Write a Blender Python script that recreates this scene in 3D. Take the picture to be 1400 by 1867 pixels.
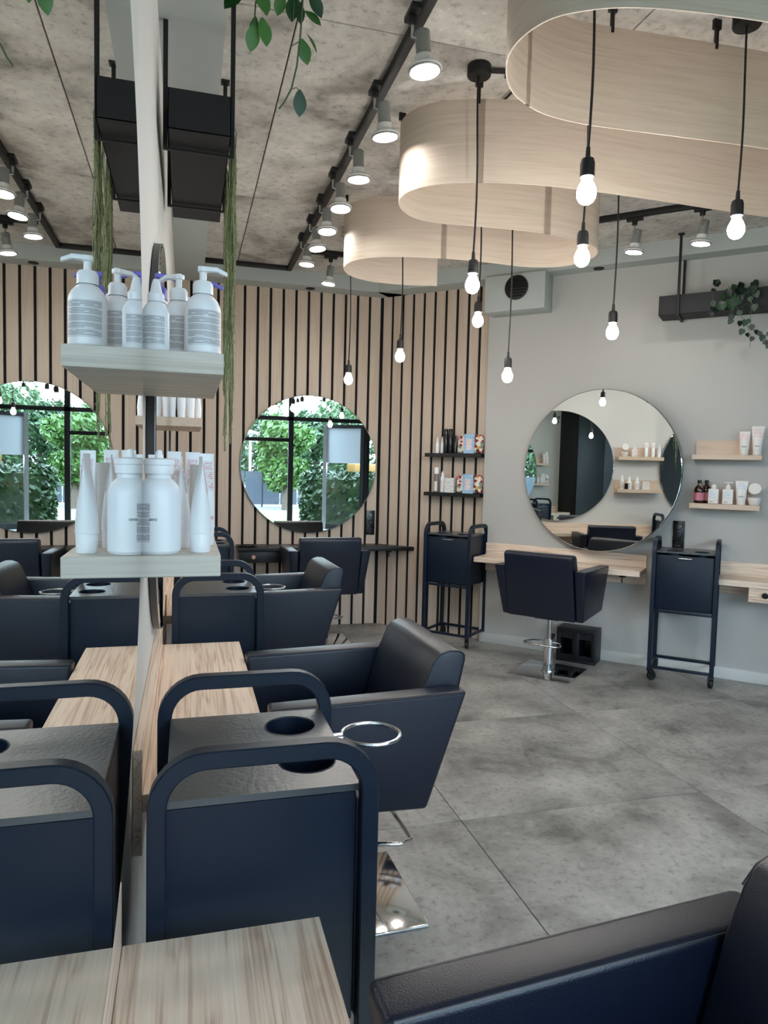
import bpy, bmesh, math, random
from mathutils import Vector, Matrix

# ------------------------------------------------------------------ camera, world, exposure
for o in list(bpy.data.objects):
    bpy.data.objects.remove(o, do_unlink=True)
scene = bpy.context.scene
COL = scene.collection
PI = math.pi
random.seed(7)

F_PX, YAW, PITCH, ROLL = 1281.15, math.radians(15.6846), math.radians(-3.5642), math.radians(1.3947)
CAM_H = 1.467
def camera():
    fwd = Vector((math.sin(YAW), math.cos(YAW), 0)); right = Vector((math.cos(YAW), -math.sin(YAW), 0)); up = Vector((0, 0, 1))
    f2 = fwd * math.cos(PITCH) + up * math.sin(PITCH); u2 = up * math.cos(PITCH) - fwd * math.sin(PITCH)
    r3 = right * math.cos(ROLL) + u2 * math.sin(ROLL); u3 = u2 * math.cos(ROLL) - right * math.sin(ROLL)
    cd = bpy.data.cameras.new('camera'); co = bpy.data.objects.new('camera', cd); COL.objects.link(co)
    cd.sensor_fit = 'HORIZONTAL'; cd.sensor_width = 36.0; cd.lens = 36.0 * F_PX / 1400.0
    cd.clip_start = 0.02; cd.clip_end = 200
    m = Matrix((r3, u3, -f2)).transposed().to_4x4(); m.translation = Vector((0, 0, CAM_H))
    co.matrix_world = m
    scene.camera = co
camera()

scene.view_settings.view_transform = 'Standard'
scene.view_settings.look = 'None'
scene.view_settings.gamma = 1.0
scene.view_settings.use_curve_mapping = False
scene.view_settings.exposure = 1.1
scene.cycles.use_denoising = True
scene.cycles.max_bounces = 12
scene.cycles.glossy_bounces = 8
scene.cycles.transparent_max_bounces = 12
scene.cycles.sample_clamp_indirect = 6.0

SKY = 7.5
BULB = 84.0
SPOT = 48.0
world = bpy.data.worlds.new('overcast_sky'); scene.world = world
world.use_nodes = True
bg = world.node_tree.nodes['Background']
bg.inputs[0].default_value = (0.62, 0.82, 1.0, 1); bg.inputs[1].default_value = SKY

def portal(name, loc, rot, sx, sy):
    l = bpy.data.lights.new(name, 'AREA'); l.shape = 'RECTANGLE'; l.size = sx; l.size_y = sy; l.energy = 1
    l.cycles.is_portal = True
    o = bpy.data.objects.new(name, l); o.location = loc; o.rotation_euler = rot; COL.objects.link(o)
portal('window_portal', (2.75, -2.9, 1.5), (PI/2, 0, 0), 4.9, 3.0)

# ------------------------------------------------------------------ materials
def lin(c):
    return tuple((x/255/12.92 if x/255 <= 0.04045 else ((x/255+0.055)/1.055)**2.4) for x in c)
MATS = {}
def nt(name):
    m = bpy.data.materials.new(name); m.use_nodes = True
    t = m.node_tree; b = t.nodes['Principled BSDF']
    MATS[name] = m
    return m, t, b
def N(t, typ, **kw):
    n = t.nodes.new(typ)
    for k, v in kw.items(): setattr(n, k, v)
    return n
def ramp(t, stops):
    r = N(t, 'ShaderNodeValToRGB'); e = r.color_ramp.elements
    while len(e) < len(stops): e.new(0.5)
    for el, (p, c) in zip(e, stops):
        el.position = p; el.color = (*c, 1) if len(c) == 3 else c
    return r
def plain(name, rgb, rough=0.5, metal=0.0, spec=0.5, bump=0, bscale=60, var=0.0, vscale=4, coat=0):
    m, t, b = nt(name)
    c = lin(rgb)
    b.inputs['Base Color'].default_value = (*c, 1); b.inputs['Roughness'].default_value = rough
    b.inputs['Metallic'].default_value = metal; b.inputs['Specular IOR Level'].default_value = spec
    b.inputs['Coat Weight'].default_value = coat
    tc = N(t, 'ShaderNodeTexCoord')
    if var:
        n = N(t, 'ShaderNodeTexNoise'); n.inputs['Scale'].default_value = vscale; n.inputs['Detail'].default_value = 6
        t.links.new(tc.outputs['Object'], n.inputs['Vector'])
        r = ramp(t, [(0.3, tuple(x*(1-var) for x in c)), (0.7, tuple(min(1, x*(1+var)) for x in c))])
        t.links.new(n.outputs['Fac'], r.inputs[0]); t.links.new(r.outputs[0], b.inputs['Base Color'])
    if bump:
        n = N(t, 'ShaderNodeTexNoise'); n.inputs['Scale'].default_value = bscale; n.inputs['Detail'].default_value = 4
        t.links.new(tc.outputs['Object'], n.inputs['Vector'])
        bp = N(t, 'ShaderNodeBump'); bp.inputs['Strength'].default_value = bump; bp.inputs['Distance'].default_value = 0.002
        t.links.new(n.outputs['Fac'], bp.inputs['Height']); t.links.new(bp.outputs[0], b.inputs['Normal'])
    return m
def emit(name, rgb, s):
    m, t, b = nt(name)
    b.inputs['Base Color'].default_value = (*rgb, 1)
    b.inputs['Emission Color'].default_value = (*rgb, 1); b.inputs['Emission Strength'].default_value = s
    return m
def wood(name, dark, mid, light, grain, rough=0.45, coord='Object', big=1.0, contrast=1.0):
    """grain: axis index the fibres run along"""
    m, t, b = nt(name)
    tc = N(t, 'ShaderNodeTexCoord'); oi = N(t, 'ShaderNodeObjectInfo')
    mp = N(t, 'ShaderNodeMapping')
    sc = [15*big]*3; sc[grain] = 0.7*big
    mp.inputs['Scale'].default_value = sc
    mul = N(t, 'ShaderNodeVectorMath', operation='SCALE'); mul.inputs[0].default_value = (7.3, 3.1, 5.7)
    t.links.new(oi.outputs['Random'], mul.inputs['Scale'])
    if coord == 'UV':
        t.links.new(tc.outputs['UV'], mp.inputs['Vector'])
    else:
        add = N(t, 'ShaderNodeVectorMath', operation='ADD')
        t.links.new(tc.outputs['Object'], add.inputs[0]); t.links.new(mul.outputs[0], add.inputs[1])
        t.links.new(add.outputs[0], mp.inputs['Vector'])
    n1 = N(t, 'ShaderNodeTexNoise'); n1.inputs['Scale'].default_value = 1.6; n1.inputs['Detail'].default_value = 3; n1.inputs['Distortion'].default_value = 0.6
    t.links.new(mp.outputs[0], n1.inputs['Vector'])
    w = N(t, 'ShaderNodeMath', operation='MULTIPLY'); w.inputs[1].default_value = 7.0
    t.links.new(n1.outputs['Fac'], w.inputs[0])
    fr = N(t, 'ShaderNodeMath', operation='PINGPONG'); fr.inputs[1].default_value = 1.0
    t.links.new(w.outputs[0], fr.inputs[0])
    mp2 = N(t, 'ShaderNodeMapping'); sc2 = [170*big]*3; sc2[grain] = 2.5*big; mp2.inputs['Scale'].default_value = sc2
    t.links.new(mp.inputs['Vector'].links[0].from_socket, mp2.inputs['Vector'])
    n2 = N(t, 'ShaderNodeTexNoise'); n2.inputs['Scale'].default_value = 1.0; n2.inputs['Detail'].default_value = 3
    t.links.new(mp2.outputs[0], n2.inputs['Vector'])
    mixf = N(t, 'ShaderNodeMath', operation='MULTIPLY_ADD'); mixf.inputs[1].default_value = 0.55*contrast; 
    t.links.new(fr.outputs[0], mixf.inputs[0])
    sub = N(t, 'ShaderNodeMath', operation='MULTIPLY_ADD'); sub.inputs[1].default_value = 1.3*contrast; sub.inputs[2].default_value = -0.4*contrast + (1-contrast)*0.3
    t.links.new(n2.outputs['Fac'], sub.inputs[0]); t.links.new(sub.outputs[0], mixf.inputs[2])
    r = ramp(t, [(0.0, lin(light)), (0.55, lin(mid)), (1.0, lin(dark))])
    t.links.new(mixf.outputs[0], r.inputs[0]); t.links.new(r.outputs[0], b.inputs['Base Color'])
    b.inputs['Roughness'].default_value = rough
    return m
def concrete(name, a, bcol, c, scale, rough, rnd=0.1):
    m, t, b = nt(name)
    tc = N(t, 'ShaderNodeTexCoord'); oi = N(t, 'ShaderNodeObjectInfo')
    mul = N(t, 'ShaderNodeVectorMath', operation='SCALE'); mul.inputs[0].default_value = (17.3, 9.1, 5.7)
    t.links.new(oi.outputs['Random'], mul.inputs['Scale'])
    add = N(t, 'ShaderNodeVectorMath', operation='ADD')
    t.links.new(tc.outputs['Object'], add.inputs[0]); t.links.new(mul.outputs[0], add.inputs[1])
    n1 = N(t, 'ShaderNodeTexNoise'); n1.inputs['Scale'].default_value = scale; n1.inputs['Detail'].default_value = 9; n1.inputs['Roughness'].default_value = 0.62; n1.inputs['Distortion'].default_value = 0.4
    t.links.new(add.outputs[0], n1.inputs['Vector'])
    n2 = N(t, 'ShaderNodeTexNoise'); n2.inputs['Scale'].default_value = scale*14; n2.inputs['Detail'].default_value = 5; n2.inputs['Roughness'].default_value = 0.7
    t.links.new(add.outputs[0], n2.inputs['Vector'])
    r = ramp(t, [(0.33, lin(a)), (0.47, lin(bcol)), (0.64, lin(c))])
    t.links.new(n1.outputs['Fac'], r.inputs[0])
    sp = ramp(t, [(0.32, (0.5, 0.5, 0.5)), (0.46, (0.95, 0.95, 0.95)), (0.58, (1, 1, 1)), (0.72, (1.3, 1.3, 1.28))])
    t.links.new(n2.outputs['Fac'], sp.inputs[0])
    mx = N(t, 'ShaderNodeMix', data_type='RGBA', blend_type='MULTIPLY'); mx.inputs[0].default_value = 0.8
    t.links.new(r.outputs[0], mx.inputs[6]); t.links.new(sp.outputs[0], mx.inputs[7])
    hv = N(t, 'ShaderNodeHueSaturation'); va = N(t, 'ShaderNodeMath', operation='MULTIPLY_ADD'); va.inputs[1].default_value = rnd; va.inputs[2].default_value = 1-rnd/2
    t.links.new(oi.outputs['Random'], va.inputs[0]); t.links.new(va.outputs[0], hv.inputs['Value']); t.links.new(mx.outputs[2], hv.inputs['Color'])
    t.links.new(hv.outputs[0], b.inputs['Base Color'])
    rr = N(t, 'ShaderNodeMapRange'); rr.inputs[3].default_value = rough-0.1; rr.inputs[4].default_value = rough+0.15
    t.links.new(n1.outputs['Fac'], rr.inputs[0]); t.links.new(rr.outputs[0], b.inputs['Roughness'])
    bp = N(t, 'ShaderNodeBump'); bp.inputs['Strength'].default_value = 0.25; bp.inputs['Distance'].default_value = 0.002
    t.links.new(n2.outputs['Fac'], bp.inputs['Height']); t.links.new(bp.outputs[0], b.inputs['Normal'])
    return m
def label_print(name, base, ink, lines=46, start=0.05, stop=0.95, dens=0.55):
    """fine printed lines down a label (UV: x across, y up)"""
    m, t, b = nt(name)
    tc = N(t, 'ShaderNodeTexCoord'); sx = N(t, 'ShaderNodeSeparateXYZ'); t.links.new(tc.outputs['UV'], sx.inputs[0])
    a = N(t, 'ShaderNodeMath', operation='MULTIPLY'); a.inputs[1].default_value = lines; t.links.new(sx.outputs[1], a.inputs[0])
    f = N(t, 'ShaderNodeMath', operation='FRACT'); t.links.new(a.outputs[0], f.inputs[0])
    g = N(t, 'ShaderNodeMath', operation='GREATER_THAN'); g.inputs[1].default_value = 0.5; t.links.new(f.outputs[0], g.inputs[0])
    fl = N(t, 'ShaderNodeMath', operation='FLOOR'); t.links.new(a.outputs[0], fl.inputs[0])
    cmb = N(t, 'ShaderNodeCombineXYZ'); x2 = N(t, 'ShaderNodeMath', operation='MULTIPLY'); x2.inputs[1].default_value = 9
    t.links.new(sx.outputs[0], x2.inputs[0]); t.links.new(x2.outputs[0], cmb.inputs[0]); t.links.new(fl.outputs[0], cmb.inputs[1])
    n = N(t, 'ShaderNodeTexWhiteNoise', noise_dimensions='2D')
    sn = N(t, 'ShaderNodeVectorMath', operation='FLOOR'); t.links.new(cmb.outputs[0], sn.inputs[0]); t.links.new(sn.outputs[0], n.inputs['Vector'])
    lt = N(t, 'ShaderNodeMath', operation='LESS_THAN'); lt.inputs[1].default_value = dens; t.links.new(n.outputs['Value'], lt.inputs[0])
    k = N(t, 'ShaderNodeMath', operation='MULTIPLY'); t.links.new(g.outputs[0], k.inputs[0]); t.links.new(lt.outputs[0], k.inputs[1])
    b6 = N(t, 'ShaderNodeMath', operation='MODULO'); b6.inputs[1].default_value = 5.0; t.links.new(fl.outputs[0], b6.inputs[0])
    ok = N(t, 'ShaderNodeMath', operation='GREATER_THAN'); ok.inputs[1].default_value = 0.5; t.links.new(b6.outputs[0], ok.inputs[0])
    k2 = N(t, 'ShaderNodeMath', operation='MULTIPLY'); t.links.new(k.outputs[0], k2.inputs[0]); t.links.new(ok.outputs[0], k2.inputs[1])
    mx = N(t, 'ShaderNodeMix', data_type='RGBA'); mx.inputs[6].default_value = (*lin(base), 1); mx.inputs[7].default_value = (*lin(ink), 1)
    t.links.new(k2.outputs[0], mx.inputs[0]); t.links.new(mx.outputs[2], b.inputs['Base Color'])
    b.inputs['Roughness'].default_value = 0.4
    return m
def pattern_cloth(name):
    m, t, b = nt(name)
    tc = N(t, 'ShaderNodeTexCoord')
    v = N(t, 'ShaderNodeTexVoronoi', feature='F1'); v.inputs['Scale'].default_value = 36
    t.links.new(tc.outputs['Object'], v.inputs['Vector'])
    sx = N(t, 'ShaderNodeSeparateColor'); t.links.new(v.outputs['Color'], sx.inputs[0])
    cr = ramp(t, [(0.0, lin((150, 30, 40))), (0.25, lin((222, 208, 194))), (0.45, lin((40, 45, 60))), (0.55, lin((205, 150, 150))), (0.7, lin((90, 25, 35))), (0.85, lin((120, 150, 120))), (0.95, lin((200, 160, 70)))])
    cr.color_ramp.interpolation = 'CONSTANT'
    t.links.new(sx.outputs[0], cr.inputs[0])
    dl = N(t, 'ShaderNodeMath', operation='LESS_THAN'); dl.inputs[1].default_value = 0.58; t.links.new(v.outputs['Distance'], dl.inputs[0])
    mx = N(t, 'ShaderNodeMix', data_type='RGBA'); mx.inputs[6].default_value = (*lin((226, 214, 202)), 1)
    t.links.new(dl.outputs[0], mx.inputs[0]); t.links.new(cr.outputs[0], mx.inputs[7]); t.links.new(mx.outputs[2], b.inputs['Base Color'])
    b.inputs['Roughness'].default_value = 0.8
    return m
def pane_glass(name, tint=(1, 1, 1), refl=0.06):
    m = bpy.data.materials.new(name); m.use_nodes = True; t = m.node_tree; t.nodes.clear(); MATS[name] = m
    out = N(t, 'ShaderNodeOutputMaterial'); tr = N(t, 'ShaderNodeBsdfTransparent'); tr.inputs[0].default_value = (*tint, 1)
    gl = N(t, 'ShaderNodeBsdfGlossy'); gl.inputs['Roughness'].default_value = 0.02
    mx = N(t, 'ShaderNodeMixShader'); mx.inputs[0].default_value = refl
    t.links.new(tr.outputs[0], mx.inputs[1]); t.links.new(gl.outputs[0], mx.inputs[2]); t.links.new(mx.outputs[0], out.inputs[0])
    return m
def leaf_mat(name, a, b_):
    m, t, b = nt(name)
    oi = N(t, 'ShaderNodeObjectInfo'); tc = N(t, 'ShaderNodeTexCoord')
    n = N(t, 'ShaderNodeTexNoise'); n.inputs['Scale'].default_value = 8.0; t.links.new(tc.outputs['Object'], n.inputs['Vector'])
    ad = N(t, 'ShaderNodeMath', operation='ADD'); t.links.new(oi.outputs['Random'], ad.inputs[0]); t.links.new(n.outputs['Fac'], ad.inputs[1])
    r = ramp(t, [(0.35, lin(a)), (0.75, lin(b_))])
    h = N(t, 'ShaderNodeMath', operation='MULTIPLY'); h.inputs[1].default_value = 0.62; t.links.new(ad.outputs[0], h.inputs[0])
    t.links.new(h.outputs[0], r.inputs[0]); t.links.new(r.outputs[0], b.inputs['Base Color'])
    b.inputs['Roughness'].default_value = 0.4
    return m

M_WHITEWALL = plain('white_wall_paint', (214, 213, 210), 0.7, bump=0.05, bscale=200, var=0.02, vscale=2)
M_GREYWALL = plain('pale_grey_wall_paint', (185, 183, 179), 0.6, bump=0.06, bscale=160, var=0.03, vscale=1.5)
M_SOFFIT = plain('soffit_paint', (178, 184, 180), 0.7, bump=0.04, bscale=160, var=0.02)
M_BACKING = plain('black_felt_backing', (9, 9, 12), 0.9)
M_SLAT = wood('slat_wood', (166, 142, 122), (196, 176, 158), (208, 191, 174), 2, 0.5, big=0.8, contrast=0.6)
M_DESK = wood('ash_worktop', (172, 140, 118), (230, 208, 188), (243, 227, 210), 0, 0.4, big=1.2, contrast=0.88)
M_LEDGEX = wood('ash_shelf_end', (160, 150, 138), (200, 192, 179), (216, 208, 196), 1, 0.5, big=1.2, contrast=0.75)
M_LEDGE = wood('ash_ledge', (168, 144, 124), (203, 180, 160), (216, 195, 177), 0, 0.5, big=1.2, contrast=0.55)
M_VENEER = wood('wood_veneer', (190, 170, 152), (208, 191, 174), (217, 202, 187), 0, 0.6, coord='UV', big=1.4, contrast=0.7)
M_CEIL = concrete('raw_concrete_ceiling', (138, 132, 125), (196, 190, 181), (218, 213, 204), 1.7, 0.8, 0.06)
M_TILE = concrete('grey_stone_tile', (108, 106, 102), (152, 149, 144), (178, 175, 169), 2.4, 0.42, 0.08)
M_GROUT = plain('tile_grout', (96, 93, 88), 0.9)
M_NAVY = plain('navy_powder_coat', (13, 27, 45), 0.42, spec=0.38, bump=0.12, bscale=420)
M_CARTTOP = plain('cart_top_steel', (66, 70, 73), 0.3, spec=0.9, bump=0.35, bscale=90)
M_LEATHER = plain('navy_leatherette', (7, 18, 39), 0.38, spec=0.55, bump=0.25, bscale=380)
M_BLACK = plain('matt_black', (8, 8, 11), 0.55)
M_BLACKWOOD = plain('black_painted_wood', (15, 17, 22), 0.45)
M_PLANTER = plain('black_planter_steel', (13, 13, 19), 0.6)
M_CHROME = plain('chrome', (225, 226, 228), 0.08, metal=1)
M_STEEL = plain('brushed_steel', (190, 192, 195), 0.25, metal=1)
M_MIRROR = plain('mirror_glass', (232, 236, 234), 0.0, metal=1)
M_RIM = plain('mirror_dark_rim', (52, 50, 50), 0.35)
M_RUBBER = plain('black_rubber', (15, 15, 16), 0.6)
M_PLASTIC = plain('white_plastic', (240, 241, 244), 0.35)
M_PLASTIC2 = plain('cream_plastic', (224, 220, 216), 0.4)
M_PURPLE = plain('purple_plastic', (112, 106, 196), 0.4)
M_BLUEBOTTLE = plain('pale_blue_plastic', (176, 206, 220), 0.4)
M_AMBER = plain('amber_glass', (44, 22, 14), 0.12)
M_PINK = plain('pink_label', (196, 120, 134), 0.5)
M_BLACKPLAST = plain('glossy_black_plastic', (18, 18, 20), 0.25)
M_GREYCAN = plain('grey_can', (120, 116, 114), 0.35)
M_BLUEBOX = label_print('pale_blue_carton', (160, 196, 222), (120, 160, 200), 18, dens=0.3)
M_WHITEBOX = label_print('white_carton', (226, 224, 222), (176, 176, 176), 18, dens=0.3)
M_PRINT = label_print('grey_print_label', (214, 216, 220), (150, 147, 148), 26, dens=0.9)
M_PINKPRINT = label_print('pink_print_label', (228, 222, 222), (222, 150, 160), 16, dens=0.6)
M_BLUEPRINT = label_print('blue_print_label', (226, 228, 230), (140, 170, 200), 16, dens=0.55)
M_RED = plain('red_ink', (206, 70, 76), 0.5)
M_INK = plain('dark_ink', (40, 40, 52), 0.5)
M_CLOTH = pattern_cloth('patterned_cloth')
M_STRING = plain('pale_cord', (214, 200, 184), 0.8)
M_KNOBWOOD = plain('wooden_knob', (190, 152, 132), 0.5)
M_LEAF = leaf_mat('pothos_leaf', (22, 62, 26), (74, 122, 48))
M_DARKLEAF = leaf_mat('dark_pothos_leaf', (10, 26, 22), (40, 68, 44))
M_STEM = plain('plant_stem', (74, 92, 58), 0.6)
M_MOSS = plain('string_plant', (112, 122, 86), 0.7, var=0.35, vscale=40)
M_FOLIAGE = leaf_mat('garden_foliage', (22, 50, 20), (66, 98, 44))
M_TREE = leaf_mat('tree_foliage', (24, 50, 34), (68, 98, 60))
M_BARK = plain('bark', (86, 74, 62), 0.9)
M_GROUND = plain('paved_ground', (112, 112, 110), 0.9, var=0.1)
M_LAWN = plain('lawn', (104, 134, 72), 0.9, var=0.2, vscale=6)
M_FENCE = plain('fence_metal', (62, 70, 80), 0.6)
M_BULB = emit('lit_bulb', (1.0, 0.955, 0.90), BULB)
M_SPOTLENS = emit('lit_spot_lens', (1.0, 0.965, 0.92), SPOT)
M_LAMPBODY = plain('frosted_lamp_body', (128, 130, 127), 0.3)
M_RING = plain('lamp_ring', (216, 216, 214), 0.2)
M_PANE = pane_glass('window_pane')
M_FROST = plain('frosted_film', (206, 214, 222), 0.6)
M_FRAME = plain('anthracite_frame', (20, 21, 25), 0.5)
M_SKIRT = plain('white_skirting', (204, 204, 200), 0.5)
M_DISH = plain('plate_white', (225, 225, 225), 0.4)

# ------------------------------------------------------------------ mesh helpers
class MB:
    def __init__(self): self.v = []; self.f = []; self.uv = {}
    def add(self, vs, fs):
        o = len(self.v); self.v += [tuple(p) for p in vs]; self.f += [tuple(i+o for i in f) for f in fs]; return self
    def hexa(self, p):      # 8 points: bottom 4 ccw, top 4 ccw
        return self.add(p, [(3,2,1,0),(4,5,6,7),(0,1,5,4),(1,2,6,5),(2,3,7,6),(3,0,4,7)])
    def box(self, x0, x1, y0, y1, z0, z1):
        return self.hexa([(x0,y0,z0),(x1,y0,z0),(x1,y1,z0),(x0,y1,z0),(x0,y0,z1),(x1,y0,z1),(x1,y1,z1),(x0,y1,z1)])
    def lathe(self, prof, seg=24, c=(0,0,0), sx=1.0, sy=1.0, cap=True):
        n = len(prof); vs = []
        for r, z in prof:
            for k in range(seg):
                a = 2*PI*k/seg; vs.append((c[0]+r*sx*math.cos(a), c[1]+r*sy*math.sin(a), c[2]+z))
        fs = [(i*seg+k, i*seg+(k+1)%seg, (i+1)*seg+(k+1)%seg, (i+1)*seg+k) for i in range(n-1) for k in range(seg)]
        if cap:
            fs.append(tuple(range(seg-1, -1, -1))); fs.append(tuple((n-1)*seg+k for k in range(seg)))
        return self.add(vs, fs)
    def tube(self, path, r, seg=8, closed=False, square=False, radii=None):
        path = [Vector(p) for p in path]; n = len(path); vs = []
        up = Vector((0, 0, 1)); prev = None
        for i, p in enumerate(path):
            if closed: d = path[(i+1) % n]-path[i-1]
            else: d = path[min(i+1, n-1)]-path[max(i-1, 0)]
            d.normalize()
            if prev is None:
                s = d.cross(up)
                if s.length < 1e-4: s = Vector((1, 0, 0))
                s.normalize()
            else:
                s = prev - d*prev.dot(d); s.normalize()
            prev = s; u = s.cross(d)
            rr = radii[i] if radii else r
            if square:
                h = rr; c = rr*0.84
                cs = [(h,c),(c,h),(-c,h),(-h,c),(-h,-c),(-c,-h),(c,-h),(h,-c)]
                for a, b in cs: vs.append(p + s*a + u*b)
            else:
                for k in range(seg):
                    a = 2*PI*k/seg; vs.append(p + s*(rr*math.cos(a)) + u*(rr*math.sin(a)))
        m = 8 if square else seg
        fs = [(i*m+k, i*m+(k+1)%m, ((i+1)%n)*m+(k+1)%m, ((i+1)%n)*m+k) for i in range(n if closed else n-1) for k in range(m)]
        fs = [f[::-1] for f in fs]
        if not closed:
            fs.append(tuple(range(m))); fs.append(tuple((n-1)*m+k for k in range(m-1, -1, -1)))
        return self.add(vs, fs)
    def prism(self, poly, axis, a, b):
        """poly of 2d points extruded along axis from a to b"""
        def P(p, t):
            return {0: (t, p[0], p[1]), 1: (p[0], t, p[1]), 2: (p[0], p[1], t)}[axis]
        n = len(poly); vs = [P(p, a) for p in poly]+[P(p, b) for p in poly]
        fs = [tuple(range(n-1, -1, -1)), tuple(range(n, 2*n))]+[(k, (k+1)%n, n+(k+1)%n, n+k) for k in range(n)]
        return self.add(vs, fs)
    def mesh(self, name, bevel=0, segs=2, smooth=True, angle=35):
        me = bpy.data.meshes.new(name); me.from_pydata(self.v, [], self.f)
        bm = bmesh.new(); bm.from_mesh(me)
        bmesh.ops.recalc_face_normals(bm, faces=bm.faces)
        if bevel:
            es = [e for e in bm.edges if len(e.link_faces) == 2 and e.calc_face_angle(0) > math.radians(25)]
            bmesh.ops.bevel(bm, geom=es, offset=bevel, segments=segs, profile=0.5, affect='EDGES', clamp_overlap=True)
        bm.to_mesh(me); bm.free()
        if smooth:
            me.shade_smooth()
            me.set_sharp_from_angle(angle=math.radians(angle))
        return me
    def build(self, name, mat, parent=None, bevel=0, segs=2, smooth=True, angle=35):
        return obj(name, self.mesh(name, bevel, segs, smooth, angle), mat, parent)
def obj(name, me, mat, parent=None, loc=None, rz=None):
    o = bpy.data.objects.new(name, me)
    if mat is not None and not me.materials: me.materials.append(mat)
    COL.objects.link(o)
    if parent: o.parent = parent
    if loc is not None: o.location = loc
    if rz is not None: o.rotation_euler = (0, 0, rz)
    return o
def tag(o, label, cat, group=None, kind=None):
    o['label'] = label; o['category'] = cat
    if group: o['group'] = group
    if kind: o['kind'] = kind
    return o
def thing(name, label, cat, loc=(0, 0, 0), rz=0.0, group=None):
    o = bpy.data.objects.new(name, None); COL.objects.link(o); o.empty_display_size = 0.05
    o.location = loc; o.rotation_euler = (0, 0, rz)
    return tag(o, label, cat, group)
def struct(name, mb, mat, label=None, **kw):
    o = mb.build(name, mat, **kw); o['kind'] = 'structure'
    if label: o['label'] = label
    return o
def B(): return MB()
def copy_tree(o, parent=None):
    c = o.copy(); COL.objects.link(c); c.parent = parent
    for ch in o.children: copy_tree(ch, c)
    return c

# ------------------------------------------------------------------ room frames (wall frame: x right seen from the room, -y out of the wall)
AC = math.radians(44.277)
UB = Vector((-math.sin(AC), math.cos(AC), 0)); NB = Vector((-math.cos(AC), -math.sin(AC), 0))
OC = Vector((math.cos(AC), math.sin(AC), 0))*5.6113
RC = AC - PI/2                      # diagonal wall rotation
def wc(u, off=0.0, z=0.0):
    p = OC + UB*u + NB*off; return (p.x, p.y, z)
XL = -0.108; RL = PI/2              # long wall on the left
def wl(y, off=0.0, z=0.0): return (XL+off, y, z)
YA = 6.344
CEIL = 3.15; SOF = 3.03
XR = 6.25; YW = -3.0

# ------------------------------------------------------------------ the setting
floor = struct('floor', B().box(XL-0.1, XR+0.1, YW-0.05, YA+0.15, -0.06, -0.004), M_GROUT, 'large grey stone tiles laid across the salon floor')
def tile_meshes():
    xs = [1.115+1.195*k for k in range(-2, 6)]; ys = [2.66+1.085*k for k in range(-6, 5)]
    x_lo, x_hi, y_lo, y_hi = XL-0.05, XR+0.05, YW, YA+0.1
    for i in range(len(xs)-1):
        for j in range(len(ys)-1):
            x0, x1, y0, y1 = max(xs[i], x_lo), min(xs[i+1], x_hi), max(ys[j], y_lo), min(ys[j+1], y_hi)
            if x1-x0 < 0.05 or y1-y0 < 0.05: continue
            if 0.716*x0+0.698*y0 > 5.75: continue
            g = 0.0016
            o = B().box(x0+g, x1-g, y0+g, y1-g, -0.012, 0.0).build('tile', M_TILE, floor, bevel=0.0012, segs=1)
tile_meshes()

ceiling = struct('ceiling', B().box(XL-0.1, XR+0.1, YW-0.1, YA+0.2, CEIL+0.012, CEIL+0.2), M_BACKING, 'raw grey concrete ceiling cast in large panels')
for i in range(-1, 6):
    for j in range(-3, 3):
        x0, x1 = 0.39+1.23*(i-1), 0.39+1.23*i
        y0, y1 = 2.735+1.87*(j-1), 2.735+1.87*j
        x0, x1, y0, y1 = max(x0, XL-0.05), min(x1, XR+0.05), max(y0, YW-0.05), min(y1+0 if j < 2 else YA+0.1, YA+0.1)
        if x1-x0 < 0.05 or y1-y0 < 0.05 or 0.716*x0+0.698*y0 > 5.8: continue
        B().box(x0+0.003, x1-0.003, y0+0.003, y1-0.003, CEIL, CEIL+0.02).build('panel', M_CEIL, ceiling, bevel=0.002, segs=1)

wall_left = struct('wall_left', B().box(XL-0.15, XL, YW-0.1, YA+0.1, 0, CEIL), M_WHITEWALL, 'long white wall carrying the row of round mirrors')
wall_back = struct('wall_back', B().box(XL-0.1, 1.95, YA+0.011, YA+0.15, 0, CEIL), M_BACKING, 'back wall clad in vertical wooden slats on black')
gaps = [0.362+0.1127*k for k in range(-5, 13)]
for a, b in zip(gaps[:-1], gaps[1:]):
    x0, x1 = max(a+0.0112, XL+0.001), b-0.0112
    if x1-x0 < 0.02: continue
    B().box(x0, x1, YA, YA+0.022, 0.002, SOF).build('slat', M_SLAT, wall_back, bevel=0.0015, segs=1)
def cframe(o, u=0.0, off=0.0, z=0.0):
    o.location = wc(u, off, z); o.rotation_euler = (0, 0, RC); return o
wall_diag = cframe(struct('wall_diagonal', B().box(-2.2716, 3.3, 0, 0.2, 0, CEIL), M_GREYWALL, 'pale grey diagonal wall with the large round mirror'))
wall_slat = cframe(struct('wall_slatted', B().box(-3.5, -2.273, 0.057, 0.2, 0, CEIL), M_BACKING, 'diagonal wall section clad in vertical wooden slats on black'))
ub = [3.338-0.1076*k for k in range(0, 11)]; ub[-1] = 2.2755
for a, b in zip(ub[:-1], ub[1:]):
    B().box(-a+0.012, -b-(0.012 if b > 2.3 else 0.0), 0.047, 0.069, 0.002, SOF).build('slat', M_SLAT, wall_slat, bevel=0.0015, segs=1)
cframe(struct('baseboard_diagonal', B().box(-2.262, 0.24, -0.012, 0.01, 0.0, 0.085), M_SKIRT, 'low white skirting along the grey wall', bevel=0.003), 0)
struct('trim_1', B().box(XL, 1.9, YA-0.19, YA+0.1, SOF, CEIL+0.005), M_SOFFIT, 'pale soffit band above the slatted back wall')
struct('trim_2', B().box(XL, 0.121, YW, YA-0.19, SOF, CEIL+0.005), M_SOFFIT, 'pale soffit strip running above the mirror wall')
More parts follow.
